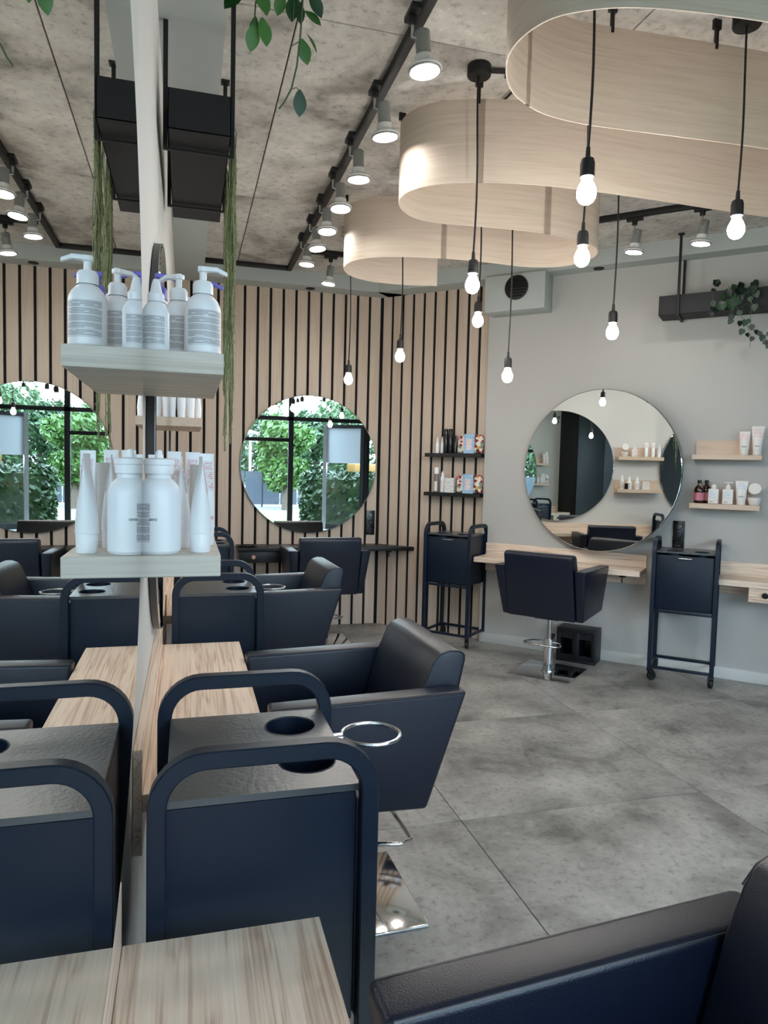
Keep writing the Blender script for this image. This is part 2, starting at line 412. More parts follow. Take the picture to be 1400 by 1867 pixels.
cframe(struct('trim_3', B().box(-3.28, 3.2, -0.15, 0.1, SOF, CEIL+0.005), M_SOFFIT, 'pale soffit band above the diagonal wall'))
duct = thing('duct_box', 'pale boxed duct with round black vent high on the grey wall', 'duct', wc(2.235, 0, 2.745), RC)
B().box(0, 0.50, -0.20, -0.0005, 0, SOF-2.745).build('casing', M_SOFFIT, duct, bevel=0.004)
vent = B().lathe([(0.088, 0), (0.096, 0.004), (0.096, 0.012), (0.09, 0.016)], 40).build('vent', M_BLACK, duct)
vent.rotation_euler = (PI/2, 0, 0); vent.location = (0.27, -0.2005, 0.175)
for k in range(7):
    h = -0.066+0.022*k; w = math.sqrt(max(0.0, 0.086**2-h*h))
    s = B().box(-w, w, -0.02, -0.014, h-0.006, h+0.004).build('louvre', M_BLACKPLAST, vent)
    s.rotation_euler = (-PI/2, 0, 0)
    s.location = (0, 0, 0)

# right-hand walls and glazing behind the camera
struct('wall_right', B().box(XR, XR+0.15, YW-0.1, 2.4, 0, CEIL), M_BLACKWOOD, 'dark navy wall to the right of the entrance')
struct('wall_front', B().box(XL-0.1, 0.18, YW-0.15, YW, 0, CEIL).box(5.35, XR+0.15, YW-0.15, YW, 0, CEIL), M_WHITEWALL, 'white wall piers either side of the shopfront glazing')
win1 = bpy.data.objects.new('window_1', None); COL.objects.link(win1); win1['kind'] = 'structure'; win1['label'] = 'black framed shopfront glazing with an open door'
def bar(p, x0, x1, z0, z1, y=YW, d=0.07, name='mullion'):
    B().box(x0, x1, y-d, y, z0, z1).build(name, M_FRAME, p, bevel=0.003)
for x in (0.18, 2.15, 3.90, 5.25): bar(win1, x, x+0.115, 0, CEIL)
bar(win1, 0.18, 5.35, 2.47, 2.56, name='transom'); bar(win1, 0.265, 2.17, 2.0, 2.08, name='transom'); bar(win1, 0.18, 5.35, CEIL-0.08, CEIL, name='transom')
bar(win1, 0.265, 2.17, 0, 0.09, name='transom'); bar(win1, 3.985, 5.27, 0, 0.09, name='transom')
for x0, x1, z0, z1 in ((0.265, 2.17, 0.09, 2.02), (0.265, 2.17, 2.08, 2.49), (0.265, 2.17, 2.56, 3.07), (2.255, 3.9, 2.56, 3.07), (3.985, 5.27, 0.09, 2.49), (3.985, 5.27, 2.56, 3.07)):
    B().box(x0, x1, YW-0.04, YW-0.032, z0, z1).build('pane', M_PANE, win1)
door = bpy.data.objects.new('door_1', None); COL.objects.link(door); door['kind'] = 'structure'; door['label'] = 'glazed entrance door standing open'
door.location = (3.9, YW-0.03, 0); door.rotation_euler = (0, 0, math.radians(28))
B().box(-0.09, -0.005, -0.03, 0.03, 0.02, 2.44).build('stile', M_FRAME, door); B().box(-0.98, -0.89, -0.03, 0.03, 0.02, 2.44).build('stile', M_STEEL, door)
B().box(-0.89, -0.09, -0.03, 0.03, 2.36, 2.44).build('rail', M_FRAME, door); B().box(-0.89, -0.09, -0.03, 0.03, 0.02, 0.14).build('rail', M_FRAME, door)
B().box(-0.89, -0.09, -0.006, 0.0, 0.14, 1.56).build('pane', M_PANE, door); B().box(-0.89, -0.09, -0.006, 0.0, 1.56, 2.36).build('frosted_pane', M_FROST, door)
# outside, seen in the mirrors
struct('ground_outside', B().box(-25, 40, -45, YW-0.15, -0.15, -0.02), M_GROUND, 'paved ground outside the windows')
def leaf_cloud(n, f, size, seed):
    rnd = random.Random(seed); mb = B()
    for _ in range(n):
        p = Vector(f(rnd)); a = Vector((rnd.gauss(0, 1), rnd.gauss(0, 1), rnd.gauss(0, 1))).normalized(); b = a.orthogonal().normalized(); c = a.cross(b)
        s = size*rnd.uniform(0.6, 1.3)
        mb.add([p-b*s, p+c*s*0.5, p+b*s, p-c*s*0.5], [(0, 1, 2, 3)])
    return mb
def hedge(x0, x1, y0, y1, h, label, seed):
    t = thing('hedge', label, 'hedge', ((x0+x1)/2, (y0+y1)/2, 0))
    dx, dy = (x1-x0)/2, (y1-y0)/2
    B().box(-dx+0.12, dx-0.12, -dy+0.12, dy-0.12, -0.02, h-0.12).build('core', M_FOLIAGE, t)
    def f(r):
        s = r.choice('tffss')
        if s == 't': return (r.uniform(-dx, dx), r.uniform(-dy, dy), h+r.uniform(-0.1, 0.06))
        return (r.uniform(-dx, dx), r.choice((-dy, dy))+r.uniform(-0.1, 0.1), r.uniform(0, h)) if s == 'f' else (r.choice((-dx, dx))+r.uniform(-0.1, 0.1), r.uniform(-dy, dy), r.uniform(0, h))
    o = leaf_cloud(2600, f, 0.085, seed).build('foliage', M_FOLIAGE, t, smooth=False); o['kind'] = 'stuff'
hedge(2.9, 6.2, -5.6, -4.6, 1.28, 'clipped green hedge outside the entrance door', 3)
def tree(x, y, h, r, label, seed, mat=None):
    t = thing('tree', label, 'tree', (x, y, 0))
    B().tube([(0, 0, -0.05), (0.05, 0.02, h*0.35), (0, 0, h*0.7)], 0.1, 7, radii=[0.16, 0.12, 0.05]).build('trunk', M_BARK, t)
    blobs = []
    rnd = random.Random(seed)
    for _ in range(14): blobs.append((rnd.uniform(-r, r)*0.7, rnd.uniform(-r, r)*0.7, h*rnd.uniform(0.32, 0.92), r*rnd.uniform(0.35, 0.6)))
    def f(q):
        bx, by, bz, br = q.choice(blobs); v = Vector((q.gauss(0, 1), q.gauss(0, 1), q.gauss(0, 1))).normalized()*br*q.uniform(0.75, 1.05)
        return (bx+v.x, by+v.y, bz+v.z)
    o = leaf_cloud(5200, f, 0.13, seed).build('foliage', mat or M_TREE, t, smooth=False); o['kind'] = 'stuff'
tree(0.6, -17, 3.6, 1.75, 'grey green tree beyond the fence behind the left window bay', 11)
tree(5.4, -18, 3.9, 1.75, 'tall green tree behind the middle of the hedge', 12)
tree(10.2, -17, 4.0, 1.75, 'broad green tree seen past the open door', 13)
tree(-4.2, -19, 4.0, 1.75, 'large tree at the far left of the garden', 14)
tree(3.2, -11.0, 3.0, 0.9, 'slim light green tree right behind the hedge', 16, M_FOLIAGE)
tree(3.0, -23.5, 4.8, 1.8, 'tall tree in the second row behind the fence', 21)
tree(7.8, -23.5, 4.9, 1.8, 'tall tree in the second row behind the van', 22)
tree(12.6, -23.5, 4.9, 1.8, 'tall tree in the second row at the right', 23)
tree(-1.8, -24, 4.8, 1.8, 'tall tree in the second row at the left', 24)
fn = thing('metal_fence', 'grey panel fence across the paved yard outside', 'fence', (-3.0, -12.5, 0))
for k in range(12): B().box(k*0.62, k*0.62+0.58, -0.02, 0.02, 0.08, 1.25).build('board', M_FENCE, fn)
for k in range(5): B().box(k*1.85-0.03, k*1.85+0.03, -0.08, -0.02, -0.02, 1.35).build('post', M_FENCE, fn)
lm = thing('street_lamp', 'pale street lamp standing in the yard outside', 'lamp post', (2.2, -13.5, 0))
B().tube([(0, 0, -0.02), (0, 0, 2.55)], 0.045, 10).build('pole', M_SKIRT, lm); B().lathe([(0.05, 2.55), (0.28, 2.62), (0.3, 2.66), (0.05, 2.74)], 20).build('lamp_head', M_SKIRT, lm)
tag(B().box(-4, 2.6, -9.5, -5.2, -0.02, 0.02).build('lawn_patch', M_LAWN), 'patch of lawn in front of the left window bay', 'lawn', kind='stuff')
van = thing('parked_van', 'yellow topped van parked far behind the hedge', 'van', (6.6, -13.6, 0))
B().box(-1.0, 1.0, -0.7, 0.7, 0.3, 1.25).build('body', M_FENCE, van, bevel=0.12); B().box(-0.6, 0.9, -0.65, 0.65, 1.25, 1.62).build('cargo_top', plain('yellow_paint', (120, 88, 30), 0.5), van, bevel=0.05)
for sx in (-0.65, 0.65):
    w = B().lathe([(0.3, -0.72), (0.32, -0.7), (0.32, 0.7), (0.3, 0.72)], 20).build('wheel', M_RUBBER, van); w.rotation_euler = (PI/2, 0, 0); w.location = (sx, 0, 0.3)

# ------------------------------------------------------------------ veneer ribbon
def catmull(pts, n):
    P = [Vector((*p, 0)) for p in pts]; P = [P[0]*2-P[1]]+P+[P[-1]*2-P[-2]]; out = []
    for i in range(1, len(P)-2):
        for k in range(n):
            t = k/n; a, b, c, d = P[i-1], P[i], P[i+1], P[i+2]
            out.append(0.5*((2*b)+(c-a)*t+(2*a-5*b+4*c-d)*t*t+(3*b-a-3*c+d)*t**3))
    out.append(P[-2]); return out
RIB = [(1.63,4.61),(1.40,4.66),(1.19,4.66),(1.03,4.58),(.94,4.42),(.955,4.25),(1.06,4.13),(1.25,4.05),(1.5,4.0),(1.75,3.99),(2.0,3.99),(2.18,3.91),(2.26,3.74),(2.21,3.57),(2.05,3.46),(1.75,3.41),(1.42,3.43),(1.19,3.45),(1.05,3.40),(.955,3.27),(.95,3.13),(1.03,3.01),(1.2,2.92),(1.46,2.86),(1.77,2.84),(2.2,2.84),(2.67,2.84),(2.95,2.78),(3.08,2.6),(3.0,2.40),(2.75,2.29),(2.4,2.27),(2.11,2.27),(1.8,2.29),(1.54,2.31),(1.33,2.32),(1.16,2.29),(1.01,2.19),(.925,2.03),(.93,1.89),(1.0,1.79),(1.18,1.71),(1.53,1.66),(1.9,1.64),(2.4,1.64),(2.8,1.64)]
def ribbon():
    t = thing('veneer_ribbon', 'pale wood veneer ribbon winding in loops below the concrete ceiling', 'ceiling decoration', (0, 0, 0))
    path = catmull(RIB, 8); n = len(path)
    cuts = [0, 62, 118, 176, 232, 290, n-1]
    s = 0.0; S = [0.0]
    for a, b in zip(path[:-1], path[1:]): s += (b-a).length; S.append(s)
    for c0, c1 in zip(cuts[:-1], cuts[1:]):
        mb = B(); vs = []; uv = []
        idx = list(range(c0, min(c1+2, n)))
        for i in idx:
            d = (path[min(i+1, n-1)]-path[max(i-1, 0)]).normalized(); nn = Vector((d.y, -d.x, 0))
            for z, side in ((2.715, 1), (3.065, 1), (3.065, -1), (2.715, -1)):
                p = path[i]+nn*0.0022*side; vs.append((p.x, p.y, z)); uv.append((S[i], z))
        m = len(idx); fs = [(i*4+k, (i+1)*4+k, (i+1)*4+(k+1)%4, i*4+(k+1)%4) for i in range(m-1) for k in range(4)]
        fs += [(0, 1, 2, 3), ((m-1)*4+3, (m-1)*4+2, (m-1)*4+1, (m-1)*4)]
        mb.add(vs, fs); me = mb.mesh('sheet', 0, smooth=True, angle=40)
        ul = me.uv_layers.new(name='UVMap')
        for lp in me.loops:
            ul.data[lp.index].uv = uv[lp.vertex_index]
        obj('sheet', me, M_VENEER, t)
    for i in (10, 34, 62, 96, 118, 150, 176, 205, 262, 275, 300, 330):     # hangers
        p = path[min(i, n-1)]
        B().box(p.x-0.016, p.x+0.016, p.y-0.006, p.y+0.006, 3.115, 3.15).box(p.x-0.005, p.x+0.005, p.y-0.007, p.y+0.007, 3.045, 3.118).build('hanger', M_BLACK, t)
ribbon()

# ------------------------------------------------------------------ tracks, spots, pendants
def rail(label, pts, w=0.036):
    mb = B()
    for (x0, y0), (x1, y1) in zip(pts[:-1], pts[1:]):
        d = Vector((x1-x0, y1-y0, 0)); L = d.length; d.normalize(); s = Vector((-d.y, d.x, 0))*w/2; e = d*w/2
        a, b = Vector((x0, y0, 0))-e, Vector((x1, y1, 0))+e
        def q(z, i=1.0): return [tuple(p+Vector((0, 0, z))) for p in (a-s*i, b-s*i, b+s*i, a+s*i)]
        mb.hexa(q(CEIL-0.035)+q(CEIL+0.001))
    o = mb.build('track_rail', M_BLACK, None, bevel=0.002)
    return tag(o, label, 'track rail')
def line_offset(a):  # point on line parallel to diagonal wall, 0.82 m out
    p = OC + NB*0.82 + UB*a; return (p.x, p.y)
rail('long black lighting track running beside the mirror wall', [(0.82, -0.5), (0.82, 6.06), (XL+0.24, 6.06)])
rail('short black lighting track near the slatted back wall', [(0.88, 5.525), (1.29, 5.525)])
rail('black lighting track parallel to the grey diagonal wall', [line_offset(3.0), line_offset(0.2)])
def spot(x, y, rz, label, tilt=(0.12, 0.0)):
    t = thing('track_spotlight', label, 'spotlight', (x, y, CEIL-0.035), rz, 'ceiling track spotlights')
    B().box(-0.018, 0.018, -0.05, 0.05, -0.022, 0.0).lathe([(0.016, -0.05), (0.018, -0.022)], 12).build('adapter', M_BLACK, t, bevel=0.002)
    B().tube([(0, 0, -0.05), (0, 0, -0.095), (0.03, 0, -0.1)], 0.006, 8).build('stem', M_STEEL, t)
    h = B().lathe([(0.026, -0.03), (0.028, 0.0), (0.028, 0.075), (0.022, 0.08)], 20).build('housing', M_LAMPBODY, t)
    h.location = (0.045, 0, -0.145); h.rotation_euler = (tilt[0], tilt[1], 0)
    B().lathe([(0.060, -0.062), (0.064, -0.058), (0.063, -0.052), (0.052, -0.044), (0.036, -0.038), (0.033, -0.034), (0.033, -0.010), (0.027, -0.008)], 28, cap=False).build('reflector', M_RING, h)
    B().lathe([(0.0, -0.056), (0.030, -0.0555), (0.044, -0.054), (0.0485, -0.051)], 28, cap=False).build('lens', M_SPOTLENS, h)
    B().lathe([(0.049, -0.052), (0.051, -0.062), (0.055, -0.066), (0.0615, -0.064), (0.062, -0.058)], 28, cap=False).build('glass_ring', M_LAMPBODY, h)
    return t
SP = [(2.52, 'nearest'), (3.05, 'second nearest'), (3.53, 'third'), (3.96, 'fourth'), (4.36, 'fifth'), (4.72, 'sixth'), (5.1, 'farthest')]
for y, w in SP:
    spot(0.77, y, 0, '%s lit spotlight on the long track beside the mirror wall' % w, (random.uniform(-0.1, 0.12), random.uniform(-0.12, 0.1)))
spot(1.07, 5.525, PI/2, 'lit spotlight alone on the short track near the slatted wall')
for a, w in ((1.02, 'left'), (0.62, 'right')):
    p = line_offset(a-0.06); spot(p[0], p[1], RC+PI/2, '%s of the two lit spotlights on the diagonal track' % w)

def pendant(x, y, zb, label, canopy=True, sway=0.006):
    t = thing('pendant_lamp', label, 'pendant lamp', (x, y, zb), 0, 'bare bulb pendant lamps')
    H = CEIL-zb
    B().lathe([(0.002, 0), (0.047, 0.001), (0.05, 0.006), (0.05, 0.042), (0.048, 0.045)], 28, c=(0, 0, H-0.0452)).build('canopy', M_BLACK, t)
    n = 10; z0 = 0.135
    B().tube([(sway*math.sin(k/n*5.0), sway*0.6*math.sin(k/n*4.0+1)-sway*0.5, z0+(H-0.04-z0)*k/n) for k in range(n+1)], 0.0042, 6).build('cord', M_BLACK, t)
    B().lathe([(0.018, 0.045), (0.0225, 0.047), (0.0225, 0.088), (0.019, 0.102), (0.008, 0.108), (0.0065, 0.138)], 22).build('socket', M_BLACK, t)
    B().lathe([(0.0, -0.036), (0.012, -0.0335), (0.022, -0.0265), (0.0285, -0.014), (0.0305, 0.0), (0.028, 0.013), (0.022, 0.026), (0.0165, 0.036), (0.0145, 0.046)], 18, cap=False).build('bulb', M_BULB, t)
PEND = [(1.191, 2.0, 2.338, 'large near pendant bulb hanging inside the closest ribbon loop'),
        (1.511, 2.55, 2.324, 'pendant bulb hanging directly below the nearest central bulb'),
        (1.160, 2.83, 2.252, 'pendant bulb on long cord from the canopy left of the closest loop'),
        (1.564, 3.72, 2.305, 'pendant bulb just below another in front of the slatted diagonal wall'),
        (1.757, 3.72, 2.008, 'lowest pendant bulb hanging before the plain grey wall'),
        (2.035, 3.12, 2.170, 'pendant bulb hanging above the large round mirror on grey wall'),
        (1.955, 2.225, 2.384, 'pendant bulb at the right edge hung from a black canopy'),
        (1.296, 4.33, 2.178, 'pendant bulb hanging by the corner of the slatted walls'),
        (1.102, 4.95, 2.092, 'farthest pendant bulb hanging over the mirror on slatted wall')]
for p in PEND: pendant(*p)
def cable_run(label, pts, clips):
    t = thing('ceiling_cable', label, 'cable')
    for k in (-1, 0, 1):
        B().tube([(x, y+0.011*k, CEIL-0.012) for x, y in pts], 0.0045, 6).build('wire', M_BLACK, t)
    for x, y in clips: B().box(x-0.012, x+0.012, y-0.026, y+0.026, CEIL-0.03, CEIL-0.0005).build('clip', M_BLACK, t, bevel=0.003)
cable_run('black cables clipped to ceiling above the closest ribbon loop', [(1.30, 2.13), (1.5, 2.16), (1.7, 2.19), (1.9, 2.22)], [(1.5, 2.16), (1.8, 2.205)])
cable_run('black cables clipped to ceiling beside the left pendant canopy', [(1.21, 2.83), (1.34, 2.80), (1.5, 2.77), (1.6, 2.76)], [(1.29, 2.812), (1.45, 2.78)])
cable_run('black cables clipped to ceiling running behind the second loop', [(1.38, 2.83), (1.37, 2.95), (1.36, 3.1), (1.36, 3.3)], [(1.375, 2.87)])
def downlight(loc, label):
    tag(obj('recessed_downlight', B().lathe([(0.034, -0.004), (0.04, -0.003), (0.04, 0.003)], 24).mesh('recessed_downlight'), M_BLACK, None, loc), label, 'downlight')
downlight((1.03, YA-0.1, SOF-0.003), 'small black recessed spot in the soffit above slatted back wall')
downlight(wc(1.36, 0.075, SOF-0.003), 'small black recessed spot in the soffit above grey wall')

# ------------------------------------------------------------------ mirrors, worktops, ledges, planters
def mirror(label, loc, rz, yaw=0.0, stand=0.0, th=0.028, r=0.62):
    t = thing('round_wall_mirror', label, 'mirror', loc, rz, 'round wall mirrors')
    p = B().lathe([(r-0.006, 0.0), (r, 0.003), (r, th-0.005)], 96).build('backing_rim', M_RIM, t, angle=50)
    g = B().lathe([(r+0.0005, -0.0025), (r-0.004, 0.0005), (0.0, 0.0006)], 96, cap=False).build('glass', M_MIRROR, t, angle=20)
    e = B().lathe([(r+0.0005, -0.0045), (r+0.0012, -0.003), (r+0.0002, -0.0012)], 96, cap=False).build('edge', M_STEEL, t)
    for o, off in ((p, 0.0005), (g, th-0.001), (e, th-0.001)):
        o.rotation_euler = (PI/2, 0, yaw); o.location = (math.sin(yaw)*off, -off*math.cos(yaw)-stand, 0)
    if stand:
        B().lathe([(0.08, 0), (0.08, stand+0.01)], 24).build('mount', M_BLACK, t).rotation_euler = (PI/2, 0, 0)
    return t
MZ = 1.486
ML = 1.545
mirror('near round mirror beside the camera at left edge', wl(0.735, 0, ML), RL, r=0.662)
mirror('round dark rimmed mirror seen edge on behind the bottle shelves', wl(2.642, 0, ML), RL, r=0.662)
mirror('far round mirror on the white wall past the second shelves', wl(4.505, 0, ML), RL, r=0.662)
mirror('round mirror on slatted back wall reflecting the garden', (1.066, YA-0.0005, 1.484), 0)
mirror('large round mirror on the pale grey diagonal wall', wc(1.285, 0, 1.487), RC, yaw=math.radians(-9.0), stand=0.104)

def worktop(label, loc, rz, L, depth=0.29, drawer=None, bracket=None):
    """x from 0 to L along the wall"""
    t = thing('wall_worktop', label, 'worktop', loc, rz)
    B().box(0, L, -depth, -0.0205, 0.72, 0.76).build('top', M_DESK, t, bevel=0.0015, segs=1)
    B().box(0, L, -0.020, -0.0005, 0.625, 0.858).build('backsplash', M_DESK, t, bevel=0.0015, segs=1)
    if drawer:
        a, b = drawer
        B().box(a, b, -depth+0.03, -0.021, 0.625, 0.7195).build('drawer_box', M_DESK, t, bevel=0.001, segs=1)
        f = B().box(a, b, -depth+0.012, -depth+0.0295, 0.622, 0.7195).build('drawer_front', M_DESK, t, bevel=0.002)
        k = B().lathe([(0.006, 0), (0.006, 0.012), (0.018, 0.016), (0.02, 0.024), (0.014, 0.03), (0.0, 0.031)], 20, cap=False).build('knob', M_BLACKPLAST, f)
        k.rotation_euler = (PI/2, 0, 0); k.location = (a+0.1, -depth+0.012, 0.676)
    if bracket:
        B().box(bracket-0.02, bracket+0.02, -0.2, -0.13, 0.695, 0.7195).tube([(bracket, -0.19, 0.70), (bracket, -0.2, 0.67), (bracket, -0.19, 0.655), (bracket, -0.18, 0.665)], 0.004, 6).build('hook', M_BLACK, t)
    return t
worktop('pale ash worktop in the near left foreground', wl(-0.30), RL, 1.35, 0.313)
worktop('pale ash worktop below the edge on round mirror', wl(1.537), RL, 1.293, 0.313)
worktop('pale ash worktop farthest along the mirror wall', wl(3.37), RL, 1.34, 0.313)
worktop('pale ash worktop under the large mirror on grey wall', wc(2.222), RC, 1.30, 0.285, bracket=1.16)
worktop('pale ash worktop with knobbed drawer at the right edge', wc(0.415), RC, 0.665, 0.285, drawer=(0.20, 0.62))

def corner_top():
    t = thing('black_worktop', 'black corner worktop with drawer on the slatted walls', 'worktop', (0, 0, 0))
    bx = lambda y: 1.714+(YA-y)*0.698/0.716
    B().prism([(0.42, YA-0.29), (bx(YA-0.29)-0.004, YA-0.29), (bx(YA)-0.002, YA-0.001), (0.42, YA-0.001)], 2, 0.725, 0.76).build('top', M_BLACKWOOD, t, bevel=0.002)
    B().box(0.43, 0.86, YA-0.255, YA-0.03, 0.63, 0.7245).build('drawer_box', M_BLACKWOOD, t, bevel=0.002)
    f = B().box(0.43, 0.86, YA-0.272, YA-0.2555, 0.628, 0.7245).build('drawer_front', M_BLACKWOOD, t, bevel=0.002)
    k = B().lathe([(0.007, 0), (0.007, 0.01), (0.016, 0.014), (0.018, 0.02), (0.012, 0.026), (0.0, 0.027)], 20, cap=False).build('knob', M_KNOBWOOD, f)
    k.rotation_euler = (PI/2, 0, 0); k.location = (0.55, YA-0.272, 0.678)
    B().box(1.76, 1.80, YA-0.22, YA-0.16, 0.70, 0.7245).tube([(1.78, YA-0.2, 0.70), (1.78, YA-0.21, 0.675), (1.78, YA-0.2, 0.66)], 0.005, 6).build('hook', M_BLACK, t)
corner_top()
tag(obj('hair_tool_tray', B().lathe([(0.0, 0), (0.07, 0.0), (0.085, 0.012), (0.083, 0.013), (0.07, 0.003), (0.0, 0.003)], 28, cap=False).mesh('hair_tool_tray'), M_BLACKPLAST, None, (0.50, YA-0.2, 0.7602)), 'small black dish on the left end of black worktop', 'dish')

def ledge(label, loc, rz, L, depth=0.17, th=0.04, back=0.11, mat=None, recess=0.0):
    t = thing('wall_shelf', label, 'shelf', loc, rz)
    B().box(0, L, -depth, -0.0005, 0, th).build('board', mat or M_LEDGE, t, bevel=0.0015, segs=1)
    if back: B().box(recess, L-recess, -0.0145, -0.0005, th+0.0002, th+back).build('back_panel', mat or M_LEDGE, t, bevel=0.001, segs=1)
    return t
SU, SLW = 1.643, 1.248
ledge('upper near wooden shelf crowded with pump bottles', wl(1.44, 0, SU), RL, 0.54, 0.176, 0.042, 0, M_LEDGEX)
ledge('lower near wooden shelf holding white squeeze tubes', wl(1.40, 0, SLW), RL, 0.56, 0.172, 0.041, 0, M_LEDGEX)
ledge('upper wooden shelf farther along the white wall', wl(3.305, 0, SU-0.01), RL, 0.52, 0.170, 0.04)
ledge('lower wooden shelf farther along the white wall', wl(3.305, 0, SLW), RL, 0.52, 0.170, 0.04)
ledge('upper wooden shelf on grey wall with two pink printed tubes', wc(0.63, 0, 1.585), RC, 0.445, 0.14, 0.034, 0.105, recess=0.012)
ledge('lower wooden shelf on grey wall crowded with hair products', wc(0.63, 0, 1.235), RC, 0.448, 0.14, 0.036, 0.105, recess=0.012)
ledge('upper black shelf on the slatted diagonal wall', wc(2.80, -0.047, 1.578), RC, 0.51, 0.13, 0.032, 0, M_BLACKWOOD)
ledge('lower black shelf on the slatted diagonal wall', wc(2.80, -0.047, 1.237), RC, 0.51, 0.13, 0.032, 0, M_BLACKWOOD)

def planter(label, loc, rz, L, rods):
    """box hung on bent rods from the ceiling; x along the wall, z0 = underside"""
    t = thing('hanging_planter', label, 'planter', loc, rz)
    z = loc[2]; w0, w1, h = -0.036, -0.246, 0.134
    B().box(0, L, w1, w1+0.003, 0, h).box(0, L, w0-0.003, w0, 0, h).box(0, 0.003, w1, w0, 0, h).box(L-0.003, L, w1, w0, 0, h).box(0, L, w1, w0, 0, 0.003).build('trough', M_PLANTER, t)
    B().box(0.004, L-0.004, w1+0.004, w0-0.004, 0.09, 0.11).build('soil', M_BARK, t)
    for x in rods:
        H = CEIL-z
        B().tube([(x, w1-0.012, H-0.004), (x, w1-0.012, -0.011), (x, w0+0.012, -0.011), (x, w0+0.012, H-0.004 if loc[2] < 0 else SOF-z-0.002)], 0.0085, square=True).build('rod_frame', M_BLACK, t)
        B().box(x-0.02, x+0.02, w1-0.03, w1+0.006, H-0.008, H-0.0005).build('ceiling_plate', M_BLACK, t)
    return t
planter('black trough planter hung by rods beside the mirror wall', wl(2.57, 0, 2.60), RL, 0.90, (0.14, 0.72))
planter('black trough planter out above the near worktop', wl(0.75, 0, 2.60), RL, 0.90, (0.14, 0.72))
planter('black trough planter hung on the grey diagonal wall', wc(0.885, 0, 2.60), RC, 1.1, (0.13, 0.97))

# ------------------------------------------------------------------ power strips
def sockets(label, loc, rz):
    t = thing('socket_strip', label, 'power socket', loc, rz)
    B().box(0, 0.081, -0.012, -0.0005, 0, 0.225).build('plate', M_BLACKPLAST, t, bevel=0.002)
    for k in range(3):
        s = B().lathe([(0.026, 0), (0.027, 0.002), (0.023, 0.002), (0.02, -0.004), (0.0, -0.004)], 20, cap=False).build('outlet', M_BLACK, t)
        s.rotation_euler = (PI/2, 0, 0); s.location = (0.0405, -0.0125, 0.04+0.073*k)
        for q in (-0.008, 0.008):
            B().lathe([(0.0025, -0.002), (0.0025, 0.0005)], 8, c=(q, 0, 0)).build('contact', M_STEEL, s)
sockets('black three gang socket strip on slatted back wall', (1.609, YA, 0.845), 0)
sockets('black three gang socket strip on grey wall behind the cart', wc(0.748, 0, 0.905), RC)

# ------------------------------------------------------------------ trolley
def top_with_holes(t, holes):
    bm = bmesh.new()
    X, Y = 0.189, 0.158; z = 0.932
    def ring(pts):
        vs = [bm.verts.new(p) for p in pts]
        return [bm.edges.new((vs[i], vs[(i+1) % len(vs)])) for i in range(len(vs))]
    es = ring([(-X, -Y, z), (X, -Y, z), (X, Y, z), (-X, Y, z)])
    for hx, hy in holes: es += ring([(hx+0.05*math.cos(a*PI/14), hy+0.05*math.sin(a*PI/14), z) for a in range(28)])
    bmesh.ops.triangle_fill(bm, use_beauty=True, edges=es)
    bmesh.ops.recalc_face_normals(bm, faces=bm.faces)
    for f in bm.faces:
        if f.normal.z < 0: f.normal_flip()
    me = bpy.data.meshes.new('top_panel'); bm.to_mesh(me); bm.free()
    p = obj('top_panel', me, M_CARTTOP, t)
    md = p.modifiers.new('thickness', 'SOLIDIFY'); md.thickness = 0.012; md.offset = -1
    for hx, hy in holes:
        B().lathe([(0.05, 0.9325), (0.0515, 0.9335), (0.053, 0.9325)], 28, c=(hx, hy, 0), cap=False).build('hole_trim', M_NAVY, t)
        B().lathe([(0.0495, 0.931), (0.0495, 0.84), (0.0, 0.84)], 28, c=(hx, hy, 0), cap=False).build('cup_well', M_NAVY, t)
